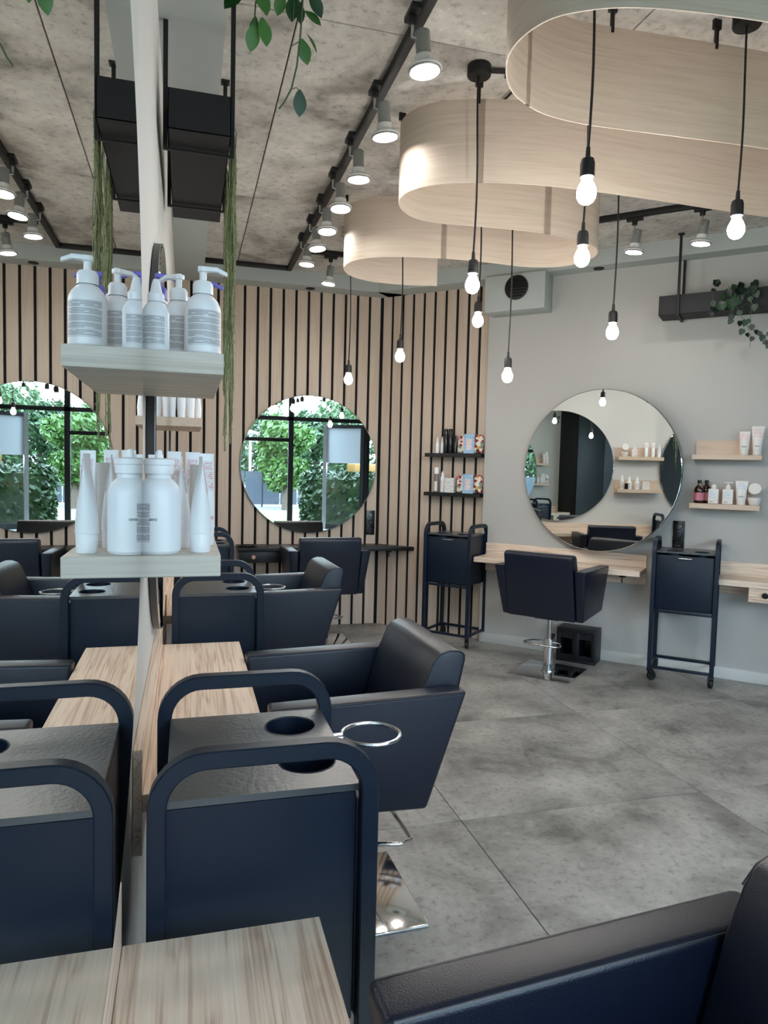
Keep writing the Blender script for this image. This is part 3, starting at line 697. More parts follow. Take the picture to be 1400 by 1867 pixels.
def make_cart():
    t = thing('salon_trolley', 'x', 'trolley')
    # shell walls, open at the top below the panel
    X, Y = 0.190, 0.159
    B().box(-X, -X+0.003, -Y+0.008, Y, 0.515, 0.919).box(X-0.003, X, -Y+0.008, Y, 0.515, 0.919).box(-X, X, Y-0.003, Y, 0.515, 0.919).box(-X, X, -Y+0.008, Y, 0.515, 0.518).build('body', M_NAVY, t)
    d = B().box(-0.186, 0.186, -Y-0.004, -Y+0.006, 0.522, 0.905).build('door', M_NAVY, t, bevel=0.002)
    B().tube([(-0.05, -Y-0.004, 0.892), (-0.042, -Y-0.016, 0.889), (0.042, -Y-0.016, 0.889), (0.05, -Y-0.004, 0.892)], 0.004, 8).build('handle', M_STEEL, d)
    top_with_holes(t, [(0.1, -0.08), (-0.08, -0.085)])
    yy, r = 0.1705, 0.075
    for s in (-1, 1):
        x = s*0.202
        pts = [(x, -yy, 0.082), (x, -yy, 1.004-r)]
        pts += [(x, -yy+r-r*math.cos(a), 1.004-r+r*math.sin(a)) for a in [PI/2*k/8 for k in range(1, 9)]]
        pts += [(x, yy-r+r*math.sin(a), 1.004-r+r*math.cos(a)) for a in [PI/2*k/8 for k in range(0, 9)]]
        pts += [(x, yy, 0.082)]
        B().tube(pts, 0.0145, square=True).build('end_frame', M_NAVY, t, angle=28)
        B().box(x-0.009, x+0.009, -yy+0.01, yy-0.01, 0.09, 0.11).build('rail', M_NAVY, t, bevel=0.002)
        B().box(-0.192, 0.192, s*yy-0.009, s*yy+0.009, 0.09, 0.11).build('rail', M_NAVY, t, bevel=0.002)
        B().box(-0.192, 0.192, s*yy-0.009, s*yy+0.009, 0.497, 0.514).build('rail', M_NAVY, t, bevel=0.002)
        for q in (-1, 1):
            c = B().box(-0.015, 0.015, -0.012, 0.026, 0.068, 0.0822).box(-0.015, -0.012, -0.004, 0.036, 0.026, 0.07).box(0.012, 0.015, -0.004, 0.036, 0.026, 0.07).build('caster', M_BLACKPLAST, t, bevel=0.001, segs=1)
            c.location = (x, q*yy, 0); a = random.uniform(-1.2, 1.2); c.rotation_euler = (0, 0, a)
            w = B().lathe([(0.014, -0.011), (0.031, -0.011), (0.0338, -0.007), (0.0338, 0.007), (0.031, 0.011), (0.014, 0.011)], 20).build('wheel', M_RUBBER, c)
            w.rotation_euler = (0, PI/2, 0); w.location = (0, 0.02, 0.034)
    return t
def ring_holder(t):
    n = 22; R = 0.062; pts = []
    pts = [(0.097, -0.160, 0.905)]+[(0.09+R*math.sin(a), -0.188-R+R*math.cos(a), 0.905) for a in [0.16+(2*PI-0.32)*k/n for k in range(n+1)]]+[(0.083, -0.160, 0.905)]
    B().tube(pts, 0.0042, 8).build('dryer_ring', M_STEEL, t)
cart0 = make_cart()
CARTS = [((0.128, 1.317, 0), RL, 'dark blue salon trolley nearest the camera between worktops', True),
         ((0.128, 3.155, 0), RL, 'dark blue salon trolley behind the second left worktop', True),
         ((0.118, 4.95, 0), RL, 'dark blue salon trolley farthest along the mirror wall', False),
         ((2.205, 5.558, 0), math.radians(-47.2), 'dark salon trolley standing before the slatted diagonal wall', False),
         ((3.452, 4.235, 0), math.radians(-42.5), 'dark salon trolley on casters against the grey wall', False)]
carts = [cart0]+[copy_tree(cart0) for _ in CARTS[1:]]
for c, (loc, rz, lab, ring) in zip(carts, CARTS):
    c.location = loc; c.rotation_euler = (0, 0, rz); c['label'] = lab; c['group'] = 'salon trolleys'
    if ring: ring_holder(c)

# ------------------------------------------------------------------ styling chair (faces +y)
def make_chair():
    t = thing('salon_chair', 'x', 'chair')
    B().box(-0.225, 0.225, -0.225, 0.225, 0.0, 0.012).build('base_plate', M_CHROME, t, bevel=0.005, segs=2)
    B().lathe([(0.05, 0.012), (0.048, 0.02), (0.036, 0.022), (0.036, 0.235), (0.038, 0.236), (0.038, 0.25), (0.02, 0.252)], 32).build('column', M_CHROME, t)
    B().lathe([(0.016, 0.19), (0.016, 0.425)], 20).build('piston', M_STEEL, t)
    B().box(-0.09, 0.09, -0.09, 0.09, 0.405, 0.43).box(-0.02, 0.02, 0.02, 0.075, 0.25, 0.275).build('seat_mount', M_BLACK, t, bevel=0.003)
    B().tube([(0.036, 0.0, 0.225), (0.10, -0.05, 0.235), (0.135, -0.15, 0.24), (0.115, -0.195, 0.24), (-0.115, -0.195, 0.24), (-0.135, -0.15, 0.24), (-0.10, -0.05, 0.235), (-0.036, 0.0, 0.225)], 0.0075, 10).build('pump_pedal', M_CHROME, t, angle=80)
    B().hexa([(-0.245, -0.16, 0.432), (0.245, -0.16, 0.432), (0.245, 0.235, 0.44), (-0.245, 0.235, 0.44), (-0.245, -0.17, 0.545), (0.245, -0.17, 0.545), (0.245, 0.25, 0.555), (-0.245, 0.25, 0.555)]).build('seat', M_LEATHER, t, bevel=0.022, segs=4)
    for s in (-1, 1):
        a = lambda x, y, z: (s*x, y, z)
        m = B().hexa([a(0.247, -0.185, 0.432), a(0.298, -0.175, 0.432), a(0.298, 0.280, 0.45), a(0.247, 0.280, 0.45),
                      a(0.252, -0.285, 0.802), a(0.330, -0.285, 0.802), a(0.330, 0.31, 0.788), a(0.252, 0.31, 0.788)])
        arm = m.build('armrest', M_LEATHER, t, bevel=0.012, segs=3)
        # stitched piping along the inner and outer top edges
        B().tube([a(0.327, -0.272, 0.795), a(0.327, 0.298, 0.783)], 0.0028, 6).build('piping', M_LEATHER, arm)
        B().tube([a(0.256, -0.272, 0.795), a(0.256, 0.298, 0.783)], 0.0028, 6).build('piping', M_LEATHER, arm)
    prof = [(-0.10, 0.50), (-0.135, 0.66), (-0.175, 0.80), (-0.205, 0.872), (-0.225, 0.896), (-0.255, 0.907), (-0.29, 0.905), (-0.312, 0.893), (-0.312, 0.872), (-0.285, 0.75), (-0.245, 0.60), (-0.20, 0.432), (-0.12, 0.432)]
    back = B().prism(prof, 0, -0.246, 0.246).build('backrest', M_LEATHER, t, bevel=0.009, segs=3, angle=40)
    for s in (-1, 1):
        B().tube([(s*0.243, y, z) for y, z in [(-0.205, 0.868), (-0.228, 0.893), (-0.256, 0.903), (-0.29, 0.901), (-0.308, 0.889), (-0.308, 0.872), (-0.282, 0.75)]], 0.003, 6).build('piping', M_LEATHER, back)
    return t
chair0 = make_chair()
CHAIRS = [((0.525, 2.255), RL+0.03, 'dark salon chair behind the nearest trolley, swivel base on floor'),
          ((0.548, 0.505), RL+0.06, 'dark salon chair cut off at lower right corner'),
          ((0.53, 4.05), RL+0.03, 'dark salon chair farther along the mirror wall'),
          ((1.10, 5.735), 0.0, 'dark salon chair before the slatted wall mirror, seen from behind'),
          ((2.565, 4.568), math.radians(-48.5), 'dark salon chair on chrome base before the grey wall mirror')]
chairs = [chair0]+[copy_tree(chair0) for _ in CHAIRS[1:]]
for c, ((x, y), rz, lab) in zip(chairs, CHAIRS):
    c.location = (x, y, 0); c.rotation_euler = (0, 0, rz); c['label'] = lab; c['group'] = 'salon styling chairs'
    if 'lower right' in lab:                     # pumped up a little higher than the others
        for ch in c.children:
            if not ch.name.startswith(('base_plate', 'column', 'pump_pedal')): ch.location.z += 0.04

# ------------------------------------------------------------------ black stool box by the wall
st = thing('storage_box', 'black open fronted box on the floor behind the chrome base', 'box', wc(1.53, 0.03), RC)
w = 0.30
B().box(0, w, -0.19, -0.002, 0.0, 0.02).box(0, w, -0.19, -0.002, 0.235, 0.262).box(0, w, -0.012, -0.002, 0.02, 0.235).box(0, 0.03, -0.19, -0.012, 0.02, 0.235).box(w-0.03, w, -0.19, -0.012, 0.02, 0.235).box(w/2-0.025, w/2+0.025, -0.19, -0.012, 0.02, 0.235).build('carcass', M_BLACKWOOD, st, bevel=0.002)
B().box(0.03, w-0.03, -0.188, -0.178, 0.185, 0.234).build('top_rail', M_BLACKWOOD, st)
B().box(0.03, w-0.03, -0.188, -0.178, 0.0205, 0.06).build('bottom_rail', M_BLACKWOOD, st)

# tall dark cabinet and slats on the diagonal wall beyond the frame (seen in the mirrors)
cb = thing('tall_cabinet', 'tall navy two door cabinet seen reflected in the mirror', 'cabinet', wc(-0.27), RC)
B().box(0, 1.7, -0.36, -0.001, 0.0, 2.6).build('carcass', M_BLACKWOOD, cb, bevel=0.003)
for k in (0, 1):
    d = B().box(0.004+0.849*k, 0.847+0.849*k, -0.38, -0.361, 0.06, 2.59).build('door', M_BLACKWOOD, cb, bevel=0.002)
    q = B().lathe([(0.006, 0), (0.006, 0.015), (0.017, 0.02), (0.0, 0.03)], 16, cap=False).build('knob', M_KNOBWOOD, d); q.rotation_euler = (PI/2, 0, 0); q.location = (0.78 if k == 0 else 0.92, -0.38, 0.95)
B().box(2.0, 3.25, -0.012, -0.0005, 0.0, SOF).build('felt_panel', M_BACKING, wall_diag)
for k in range(11):
    B().box(2.01+0.1125*k, 2.10+0.1125*k, -0.034, -0.0125, 0.002, SOF-0.002).build('slat', M_SLAT, wall_diag, bevel=0.0015, segs=1)

# ------------------------------------------------------------------ products
def patch(fn, a0, a1, z0, z1, name, mat, parent, na=8, nz=6, off=0.0005):
    """printed patch lying on a body surface fn(angle, z) -> (x, y)"""
    vs, uv, fs = [], [], []
    for i in range(nz+1):
        for k in range(na+1):
            a = a0+(a1-a0)*k/na; z = z0+(z1-z0)*i/nz; x, y = fn(a, z); l = math.hypot(x, y) or 1
            vs.append((x+off*math.cos(a), y+off*math.sin(a), z)); uv.append((k/na, i/nz))
    fs = [(i*(na+1)+k, i*(na+1)+k+1, (i+1)*(na+1)+k+1, (i+1)*(na+1)+k) for i in range(nz) for k in range(na)]
    me = bpy.data.meshes.new(name); me.from_pydata(vs, [], fs); me.shade_smooth()
    ul = me.uv_layers.new(name='UVMap')
    for lp in me.loops: ul.data[lp.index].uv = uv[lp.vertex_index]
    return obj(name, me, mat, parent)
def lettering(text, size, mat, parent, loc, rot):
    c = bpy.data.curves.new('lettering', 'FONT'); c.body = text; c.size = size; c.align_x = 'CENTER'; c.extrude = 0.0001; c.materials.append(mat)
    tmp = bpy.data.objects.new('lettering', c)
    me = bpy.data.meshes.new_from_object(tmp); bpy.data.objects.remove(tmp)
    o = obj('lettering', me, mat, parent, loc); o.rotation_euler = rot
    return o
FRONT = -PI/2
def pump_bottle(label, loc, rz, r=0.036, h=0.118, pump=M_PLASTIC, body=M_PLASTIC, spout=0.0, print_=M_PRINT, pa=0.0, k=1.0):
    t = thing('pump_bottle', label, 'bottle', loc, rz)
    B().lathe([(r*0.9, 0), (r, 0.005), (r, h*0.74), (r*0.97, h*0.80), (r*0.84, h*0.89), (r*0.62, h*0.96), (r*0.48, h)], 32).build('body', body, t)
    patch(lambda a, z: (r*math.cos(a), r*math.sin(a)), FRONT+pa-1.05, FRONT+pa+1.05, h*0.14, h*0.72, 'printed_label', print_, t)
    p = B().lathe([(r*0.56, h), (r*0.56, h+0.02), (r*0.46, h+0.026), (r*0.2, h+0.028), (r*0.2, h+0.044), (r*0.3, h+0.046), (r*0.3, h+0.055), (0.0, h+0.056)], 24, cap=False).build('pump_head', pump, t)
    s = B().hexa([(-0.009, -0.009, h+0.046), (0.03, -0.007, h+0.047), (0.03, 0.007, h+0.047), (-0.009, 0.009, h+0.046), (-0.009, -0.009, h+0.056), (0.03, -0.006, h+0.056), (0.03, 0.006, h+0.056), (-0.009, 0.009, h+0.056)])
    s.hexa([(0.028, -0.007, h+0.047), (0.048, -0.004, h+0.039), (0.048, 0.004, h+0.039), (0.028, 0.007, h+0.047), (0.028, -0.006, h+0.056), (0.048, -0.004, h+0.047), (0.048, 0.004, h+0.047), (0.028, 0.006, h+0.056)])
    s.build('spout', pump, p, bevel=0.0015).rotation_euler = (0, 0, spout)
    return t
def tip_bottle(label, loc, rz, r=0.026, h=0.10, body=M_PLASTIC, tip=0.045, cap=M_PLASTIC, print_=M_PRINT, big=False):
    t = thing('squeeze_bottle', label, 'bottle', loc, rz)
    B().lathe([(r*0.9, 0), (r, 0.005), (r, h*0.78), (r*0.93, h*0.86), (r*0.72, h*0.95), (r*0.56, h)], 32).build('body', body, t)
    if print_: patch(lambda a, z: (r*math.cos(a), r*math.sin(a)), FRONT-0.9, FRONT+0.9, h*0.12, h*0.7, 'printed_label', print_, t)
    if big:
        t.children[0].data = B().lathe([(r*0.9, 0), (r, 0.006), (r, h*0.76), (r*0.97, h*0.83), (r*0.86, h*0.91), (r*0.66, h*0.975), (r*0.56, h*1.0), (r*0.56, h*1.06)], 36).mesh('body'); t.children[0].data.materials.append(body); h *= 1.06
        B().lathe([(r*0.66, h), (r*0.66, h+0.016), (r*0.70, h+0.018), (r*0.70, h+0.028), (r*0.6, h+0.03), (r*0.2, h+0.031), (r*0.12, h+tip), (0.0, h+tip+0.001)], 28, cap=False).build('cap', cap, t)
    else:
        B().lathe([(r*0.62, h), (r*0.62, h+0.015), (r*0.45, h+0.02), (r*0.3, h+tip-0.006), (r*0.2, h+tip), (0.0, h+tip+0.001)], 24, cap=False).build('cap', cap, t)
    return t
def tube_tube(label, loc, rz, r=0.021, w=0.05, h=0.19, body=M_PLASTIC, print_=M_PINKPRINT, text=None, ink=M_INK, cap=M_PLASTIC, tsize=0.019):
    """crimped squeeze tube standing on its cap; broad faces look along +-y"""
    t = thing('squeeze_tube', label, 'tube', loc, rz)
    B().lathe([(r*0.86, 0), (r*0.9, 0.003), (r*0.95, 0.036), (r*0.9, 0.038)], 28).build('cap', cap, t)
    z0, z1 = 0.038, h-0.008
    def fn(a, z):
        q = max(0, min(1, (z-z0)/(z1-z0))); rx = r+(w/2-r)*q; ry = r*max(0.06, (1-q**1.7))
        return rx*math.cos(a), ry*math.sin(a)
    mb = B(); seg = 28; rows = [z0+(z1-z0)*i/9 for i in range(10)]+[h]
    vs = []
    for z in rows:
        for k in range(seg): x, y = fn(2*PI*k/seg, z); vs.append((x, y, z))
    fs = [(i*seg+k, i*seg+(k+1)%seg, (i+1)*seg+(k+1)%seg, (i+1)*seg+k) for i in range(len(rows)-1) for k in range(seg)]+[tuple(range(seg-1, -1, -1)), tuple((len(rows)-1)*seg+k for k in range(seg))]
    b = mb.add(vs, fs).build('body', body, t)
    if print_: patch(fn, FRONT-0.75, FRONT+0.75, z0+(h-z0)*0.5, z0+(h-z0)*0.9, 'printed_label', print_, b, off=0.0006)
    if text: lettering(text, tsize, ink, b, (0, -r*1.035, z0+(h-z0)*0.12), (PI/2, 0, 0))
    return t
def box_bottle(label, loc, rz, w=0.068, d=0.042, h=0.106, pump=False, text='evo', print_=M_BLUEPRINT):
    t = thing('square_bottle', label, 'bottle', loc, rz)
    b = B().box(-w/2, w/2, -d/2, d/2, 0, h).build('body', M_PLASTIC2, t, bevel=0.006, segs=3)
    me = bpy.data.meshes.new('printed_label'); x = w*0.34
    me.from_pydata([(-x, -d/2-0.0004, h*0.34), (x*0.5, -d/2-0.0004, h*0.34), (x*0.5, -d/2-0.0004, h*0.9), (-x, -d/2-0.0004, h*0.9)], [], [(0, 1, 2, 3)])
    ul = me.uv_layers.new(name='UVMap')
    for i, q in enumerate([(0, 0), (1, 0), (1, 1), (0, 1)]): ul.data[i].uv = q
    obj('printed_label', me, print_, b)
    lettering(text, 0.016, M_INK, b, (-w*0.18, -d/2-0.0005, h*0.11), (PI/2, 0, 0))
    if pump:
        B().lathe([(0.018, h-0.001), (0.018, h+0.018), (0.014, h+0.024), (0.006, h+0.034), (0.006, h+0.045), (0.0, h+0.046)], 20, cap=False).build('collar', M_PLASTIC2, t)
        B().box(-0.028, 0.03, -0.007, 0.007, h+0.043, h+0.05).build('spout', M_PLASTIC2, t, bevel=0.002)
    else:
        B().lathe([(0.018, h-0.001), (0.018, h+0.028), (0.016, h+0.031), (0.0, h+0.031)], 22, cap=False).build('cap', M_PLASTIC2, t)
    return t
def jar(label, loc, rz, tilt=None):
    t = thing('styling_jar', label, 'jar', loc, rz)
    if tilt is not None: t.rotation_euler = (tilt, 0, rz)
    B().lathe([(0.026, 0), (0.034, 0.008), (0.039, 0.03), (0.04, 0.036)], 32).build('bowl', M_PLASTIC2, t)
    B().lathe([(0.0415, 0.0362), (0.0415, 0.05), (0.039, 0.053), (0.03, 0.0535), (0.0, 0.0535)], 32, cap=False).build('lid', M_PLASTIC2, t)
    return t
def carton(label, loc, rz, w, d, h, mat):
    me = B().box(-w/2, w/2, -d/2, d/2, 0, h).mesh('carton', 0.001, 1)
    ul = me.uv_layers.new(name='UVMap')
    for lp in me.loops:
        v = me.vertices[lp.vertex_index].co; ul.data[lp.index].uv = (v.x/w+0.5, v.z/h)
    return tag(obj('carton', me, mat, None, loc, rz), label, 'box')
def can(label, loc, rz, r, h, mat, cap, cap_h=0.045, band=None):
    t = thing('spray_can', label, 'spray can', loc, rz)
    B().lathe([(r*0.94, 0), (r, 0.003), (r, h-cap_h-0.004), (r*0.9, h-cap_h)], 26).build('body', mat, t)
    B().lathe([(r*0.93, h-cap_h), (r*0.95, h-0.004), (r*0.85, h), (0.0, h)], 26, cap=False).build('cap', cap, t)
    if band: patch(lambda a, z: (r*math.cos(a), r*math.sin(a)), FRONT-0.8, FRONT+0.8, 0.01, 0.095, 'printed_label', band, t)
    return t

ZU = SU+0.0425; ZL = SLW+0.0415
pump_bottle('largest white pump bottle at the outer corner of upper near shelf', (0.028, 1.495, ZU), 0.15, 0.036, 0.122, spout=-0.25)
pump_bottle('second white pump bottle on upper near shelf, spout turned left', (-0.020, 1.572, ZU), -0.3, 0.033, 0.122, spout=2.9)
tip_bottle('short white tip bottle against the wall on upper near shelf', (-0.062, 1.487, ZU), -0.2, 0.026, 0.098)
pump_bottle('purple pump bottle nearest the wall on upper near shelf', (-0.062, 1.66, ZU), 0.1, 0.029, 0.142, pump=M_PURPLE, spout=0.15)
pump_bottle('purple pump bottle at outer side of upper near shelf', (0.028, 1.655, ZU), 0.1, 0.029, 0.132, pump=M_PURPLE, spout=-0.2)
pump_bottle('white pump bottle in the back row of upper near shelf', (-0.015, 1.76, ZU), 0.1, 0.03, 0.12, spout=0.4)
tip_bottle('pale blue bottle at the back of upper near shelf', (-0.066, 1.79, ZU), 0.0, 0.026, 0.118, body=M_BLUEBOTTLE)
L1 = tip_bottle('large white squeeze bottle at the wall on lower near shelf', (-0.054, 1.455, ZL), 0.0, 0.0425, 0.147, tip=0.046, big=True, print_=None)
patch(lambda a, z: (0.0425*math.cos(a), 0.0425*math.sin(a)), FRONT-1.25, FRONT-0.35, 0.024, 0.1, 'printed_label', M_PRINT, L1)
lettering('evo', 0.010, M_INK, L1, (-0.008, -0.0431, 0.066), (PI/2, 0, 0))
tube_tube('white crimped tube at outer corner of lower near shelf', (0.026, 1.462, ZL), RL+0.12, 0.022, 0.05, 0.192)
tube_tube('white crimped tube beside the large squeeze bottle', (-0.012, 1.535, ZL), RL-0.05, 0.020, 0.05, 0.192, print_=M_PRINT)
tube_tube('white crimped tube with red lettering on lower near shelf', (0.040, 1.59, ZL), 0.35, 0.019, 0.034, 0.2, text='evo', ink=M_RED, tsize=0.014)
can('cream cylinder bottle in the middle of lower near shelf', (0.022, 1.665, ZL), 0, 0.018, 0.175, M_PLASTIC2, M_PLASTIC2, 0.05)
tube_tube('white crimped tube in back row of lower near shelf, nearest wall', (-0.068, 1.65, ZL), 0.1, 0.018, 0.032, 0.195)
tube_tube('white crimped tube in middle of back row of lower near shelf', (-0.030, 1.74, ZL), 0.1, 0.018, 0.032, 0.205)
tube_tube('white crimped tube at outer end of back row of lower near shelf', (0.012, 1.775, ZL), 0.1, 0.018, 0.034, 0.205)
# farther shelves on the long wall
ZF = SU-0.01+0.0405; ZG = SLW+0.0405
for i, (dx, dy, w) in enumerate([(-0.07, 3.335, 'first'), (-0.028, 3.335, 'second'), (0.012, 3.350, 'third'), (0.044, 3.430, 'fourth')]):
    tube_tube('%s white pink printed tube from the wall on farther upper shelf' % w, (dx, dy, ZF), RL if i == 3 else RL*0.12, 0.0185, 0.042, 0.165)
tube_tube('white pink printed tube standing apart on farther upper shelf', (0.036, 3.505, ZF), RL, 0.0185, 0.044, 0.165)
box_bottle('square pump bottle on farther upper shelf', (0.0, 3.630, ZF), RL, 0.066, 0.04, 0.095, True, print_=M_PINKPRINT)
jar('lower white jar of the stack on farther upper shelf', (0.0, 3.745, ZF), RL)
jar('tilted white jar on top of the stack on farther upper shelf', (-0.024, 3.745, ZF+0.098), RL, 1.25)
tip_bottle('white bottle at far end of farther lower shelf', (0.0, 3.760, ZG), RL, 0.021, 0.125, print_=M_WHITEBOX)
tip_bottle('white bottle in the middle of farther lower shelf', (0.0, 3.675, ZG), RL, 0.026, 0.105, print_=M_WHITEBOX)
tip_bottle('white bottle beside the carton on farther lower shelf', (0.0, 3.585, ZG), RL, 0.028, 0.105, print_=M_WHITEBOX)
carton('small black carton on farther lower shelf', (0.042, 3.720, ZG), RL, 0.036, 0.02, 0.07, M_BLACKPLAST)
carton('small white carton on farther lower shelf', (0.02, 3.490, ZG), RL, 0.085, 0.04, 0.095, M_WHITEBOX)
# grey wall shelves
def wcr(u, off, z): return wc(u, off, z)
Z1 = 1.585+0.0345; Z2 = 1.235+0.0365
tube_tube('shorter pink printed tube on upper shelf of grey wall', wc(0.300, 0.085, Z1), RC, 0.030, 0.068, 0.165, body=M_PLASTIC2, text='evo', cap=M_PLASTIC2)
tube_tube('taller pink printed tube on upper shelf of grey wall', wc(0.219, 0.085, Z1), RC, 0.030, 0.08, 0.20, body=M_PLASTIC2, text='evo', cap=M_PLASTIC2)
def amber(label, loc, rz, tie=True):
    t = thing('amber_bottle', label, 'bottle', loc, rz); r = 0.033
    B().lathe([(r*0.93, 0), (r, 0.004), (r, 0.095), (r*0.9, 0.112), (r*0.5, 0.128), (r*0.34, 0.132), (r*0.34, 0.145)], 30).build('body', M_AMBER, t)
    patch(lambda a, z: (r*math.cos(a), r*math.sin(a)), FRONT-1.4, FRONT+1.4, 0.02, 0.076, 'pink_label', M_PINK, t)
    B().lathe([(0.0135, 0.144), (0.0135, 0.164), (0.012, 0.166), (0.0, 0.166)], 20, cap=False).build('cap', M_BLACKPLAST, t)
    if tie: B().tube([(0.0135*math.cos(a), 0.0135*math.sin(a), 0.136) for a in [2*PI*k/16 for k in range(16)]], 0.0016, 6, closed=True).tube([(0, -0.0135, 0.136), (0.012, -0.026, 0.125), (0.024, -0.028, 0.114)], 0.0016, 6).build('neck_cord', M_STRING, t)
amber('amber bottle with pink label in front on lower shelf', wc(0.574, 0.095, Z2), RC)
amber('amber bottle half hidden behind its twin on lower shelf', wc(0.532, 0.038, Z2), RC, False)
box_bottle('square white bottle with round cap on grey wall shelf', wc(0.478, 0.1, Z2), RC)
box_bottle('square white pump bottle on grey wall shelf', wc(0.386, 0.1, Z2), RC, pump=True)
tube_tube('white blue printed tube on lower shelf of grey wall', wc(0.302, 0.09, Z2), RC, 0.031, 0.08, 0.168, body=M_PLASTIC2, print_=M_BLUEPRINT, text='evo', cap=M_PLASTIC2)
jar('white jar standing upright at the right of lower grey wall shelf', wc(0.219, 0.085, Z2), RC)
jar('white jar tipped on edge above another on grey wall shelf', wc(0.219, 0.062, Z2+0.098), RC, 1.2)
# black shelves on the slats
OB = 0.02; Z3 = 1.578+0.0325; Z4 = 1.237+0.0325
tip_bottle('slim white tip bottle at left of upper black shelf', wc(2.708, OB, Z3), RC, 0.017, 0.095, print_=None)
tip_bottle('slim white tip bottle second from left on upper black shelf', wc(2.668, OB-0.015, Z3), RC, 0.014, 0.10, print_=None)
can('left tall black can on upper black shelf', wc(2.626, OB, Z3), RC, 0.0195, 0.21, M_BLACKPLAST, M_BLACKPLAST)
can('right tall black can on upper black shelf', wc(2.583, OB, Z3), RC, 0.0195, 0.21, M_BLACKPLAST, M_BLACKPLAST)
tube_tube('short black tube beside the patterned pouch', wc(2.535, OB, Z3), RC, 0.018, 0.04, 0.152, body=M_BLACKPLAST, cap=M_BLACKPLAST, print_=None)
def pouch(label, loc, rz):
    t = thing('wash_bag', label, 'pouch', loc, rz)
    b = B().hexa([(-0.115, -0.035, 0.004), (0.115, -0.035, 0.004), (0.115, 0.035, 0.004), (-0.115, 0.035, 0.004), (-0.115, -0.024, 0.158), (0.115, -0.024, 0.158), (0.115, 0.024, 0.158), (-0.115, 0.024, 0.158)]).build('bag', M_CLOTH, t, bevel=0.022, segs=4)
    s = B().box(-0.047, 0.05, -0.042, -0.0385, 0.0, 0.164).box(-0.047, 0.05, 0.0385, 0.042, 0.0, 0.164).box(-0.047, 0.05, -0.0385, 0.0385, 0.162, 0.164)
    me = s.mesh('sleeve', 0); ul = me.uv_layers.new(name='UVMap')
    for lp in me.loops:
        v = me.vertices[lp.vertex_index].co; ul.data[lp.index].uv = (v.x/0.1+0.5, v.z/0.164)
    sl = obj('sleeve', me, M_BLUEBOX, t)
    me = bpy.data.meshes.new('sleeve_label'); me.from_pydata([(-0.024, -0.0426, 0.03), (0.026, -0.0426, 0.03), (0.026, -0.0426, 0.122), (-0.024, -0.0426, 0.122)], [], [(0, 1, 2, 3)])
    ul = me.uv_layers.new(name='UVMap')
    for i, q in enumerate([(0, 0), (1, 0), (1, 1), (0, 1)]): ul.data[i].uv = q
    obj('sleeve_label', me, M_PINKPRINT, sl)
pouch('patterned pouch with pale blue sleeve on upper black shelf', wc(2.392, OB, Z3), RC)
pouch('patterned pouch with pale blue sleeve on lower black shelf', wc(2.392, OB, Z4), RC)
can('grey spray can with white cap on lower black shelf', wc(2.708, OB, Z4), RC, 0.021, 0.215, M_GREYCAN, M_PLASTIC, 0.055, M_WHITEBOX)
tip_bottle('white bottle with clear cap on lower black shelf', wc(2.648, OB, Z4), RC, 0.020, 0.15, tip=0.035, print_=M_WHITEBOX)
carton('white carton on lower black shelf beside the pouch', wc(2.574, OB, Z4), RC, 0.09, 0.05, 0.128, M_WHITEBOX)

# ------------------------------------------------------------------ plants
def leaf_mesh(name, L, W, heart=True):
    n = 7; vs = []; fs = []
    for i in range(n+1):
        q = i/n
        wdt = W*(math.sin(PI*min(1, q*0.92+0.08))**0.75)*(1.15-0.5*q) if heart else W*math.sin(PI*(0.06+0.94*q))**0.9*(0.75+0.5*q)
        if i == n: wdt = 0.0
        droop = -0.18*L*q*q
        back = 0.12*L if (heart and i == 0) else 0
        vs += [(-wdt, L*q-back*0, droop+0.10*wdt), (0, L*q+(0.08*L if i == 0 and heart else 0), droop-0.10*wdt), (wdt, L*q-back*0, droop+0.10*wdt)]
    for i in range(n): fs += [(3*i, 3*i+1, 3*i+4, 3*i+3), (3*i+1, 3*i+2, 3*i+5, 3*i+4)]
    me = bpy.data.meshes.new(name); me.from_pydata(vs, [], fs); me.shade_smooth(); return me
def put_leaf(me, parent, p, direction, normal, mat, s=1.0):
    y = Vector(direction).normalized(); z = Vector(normal); z = (z-y*z.dot(y)).normalized(); x = y.cross(z)
    o = obj('leaf', me, mat, parent)
    m = Matrix((x*s, y*s, z*s)).transposed().to_4x4(); m.translation = Vector(p); o.matrix_local = m
    return o
# near trailing plant: coordinates relative to its root at the end of the trough out of frame above
RX, RY, RZ = 0.10, 1.60, 2.70
pl = thing('trailing_plant', 'green leafy plant trailing down from above at the top', 'plant', (RX, RY, RZ))
LF = leaf_mesh('leaf', 0.058, 0.0165, False); LF.materials.append(M_LEAF)
def rel(x, y, z): return Vector((x-RX, y-RY, z-RZ))
def stem(pts, r=0.0018):
    return B().tube([rel(*p) for p in pts], r, 6).build('stem', M_STEM, pl)
stem([(0.11, 1.6, 2.70), (0.17, 1.66, 2.74), (0.235, 1.69, 2.66), (0.252, 1.7, 2.56), (0.247, 1.7, 2.47), (0.24, 1.7, 2.40), (0.228, 1.7, 2.345), (0.212, 1.7, 2.312), (0.2, 1.7, 2.296)], 0.0022)
stem([(0.228, 1.7, 2.345), (0.24, 1.7, 2.35), (0.246, 1.7, 2.345), (0.247, 1.7, 2.335)], 0.001)
stem([(0.11, 1.6, 2.70), (0.14, 1.66, 2.74), (0.15, 1.69, 2.62), (0.142, 1.7, 2.50), (0.141, 1.7, 2.47)], 0.0018)
stem([(0.11, 1.6, 2.70), (0.15, 1.66, 2.74), (0.175, 1.69, 2.62), (0.17, 1.7, 2.53), (0.165, 1.7, 2.50)], 0.0015)
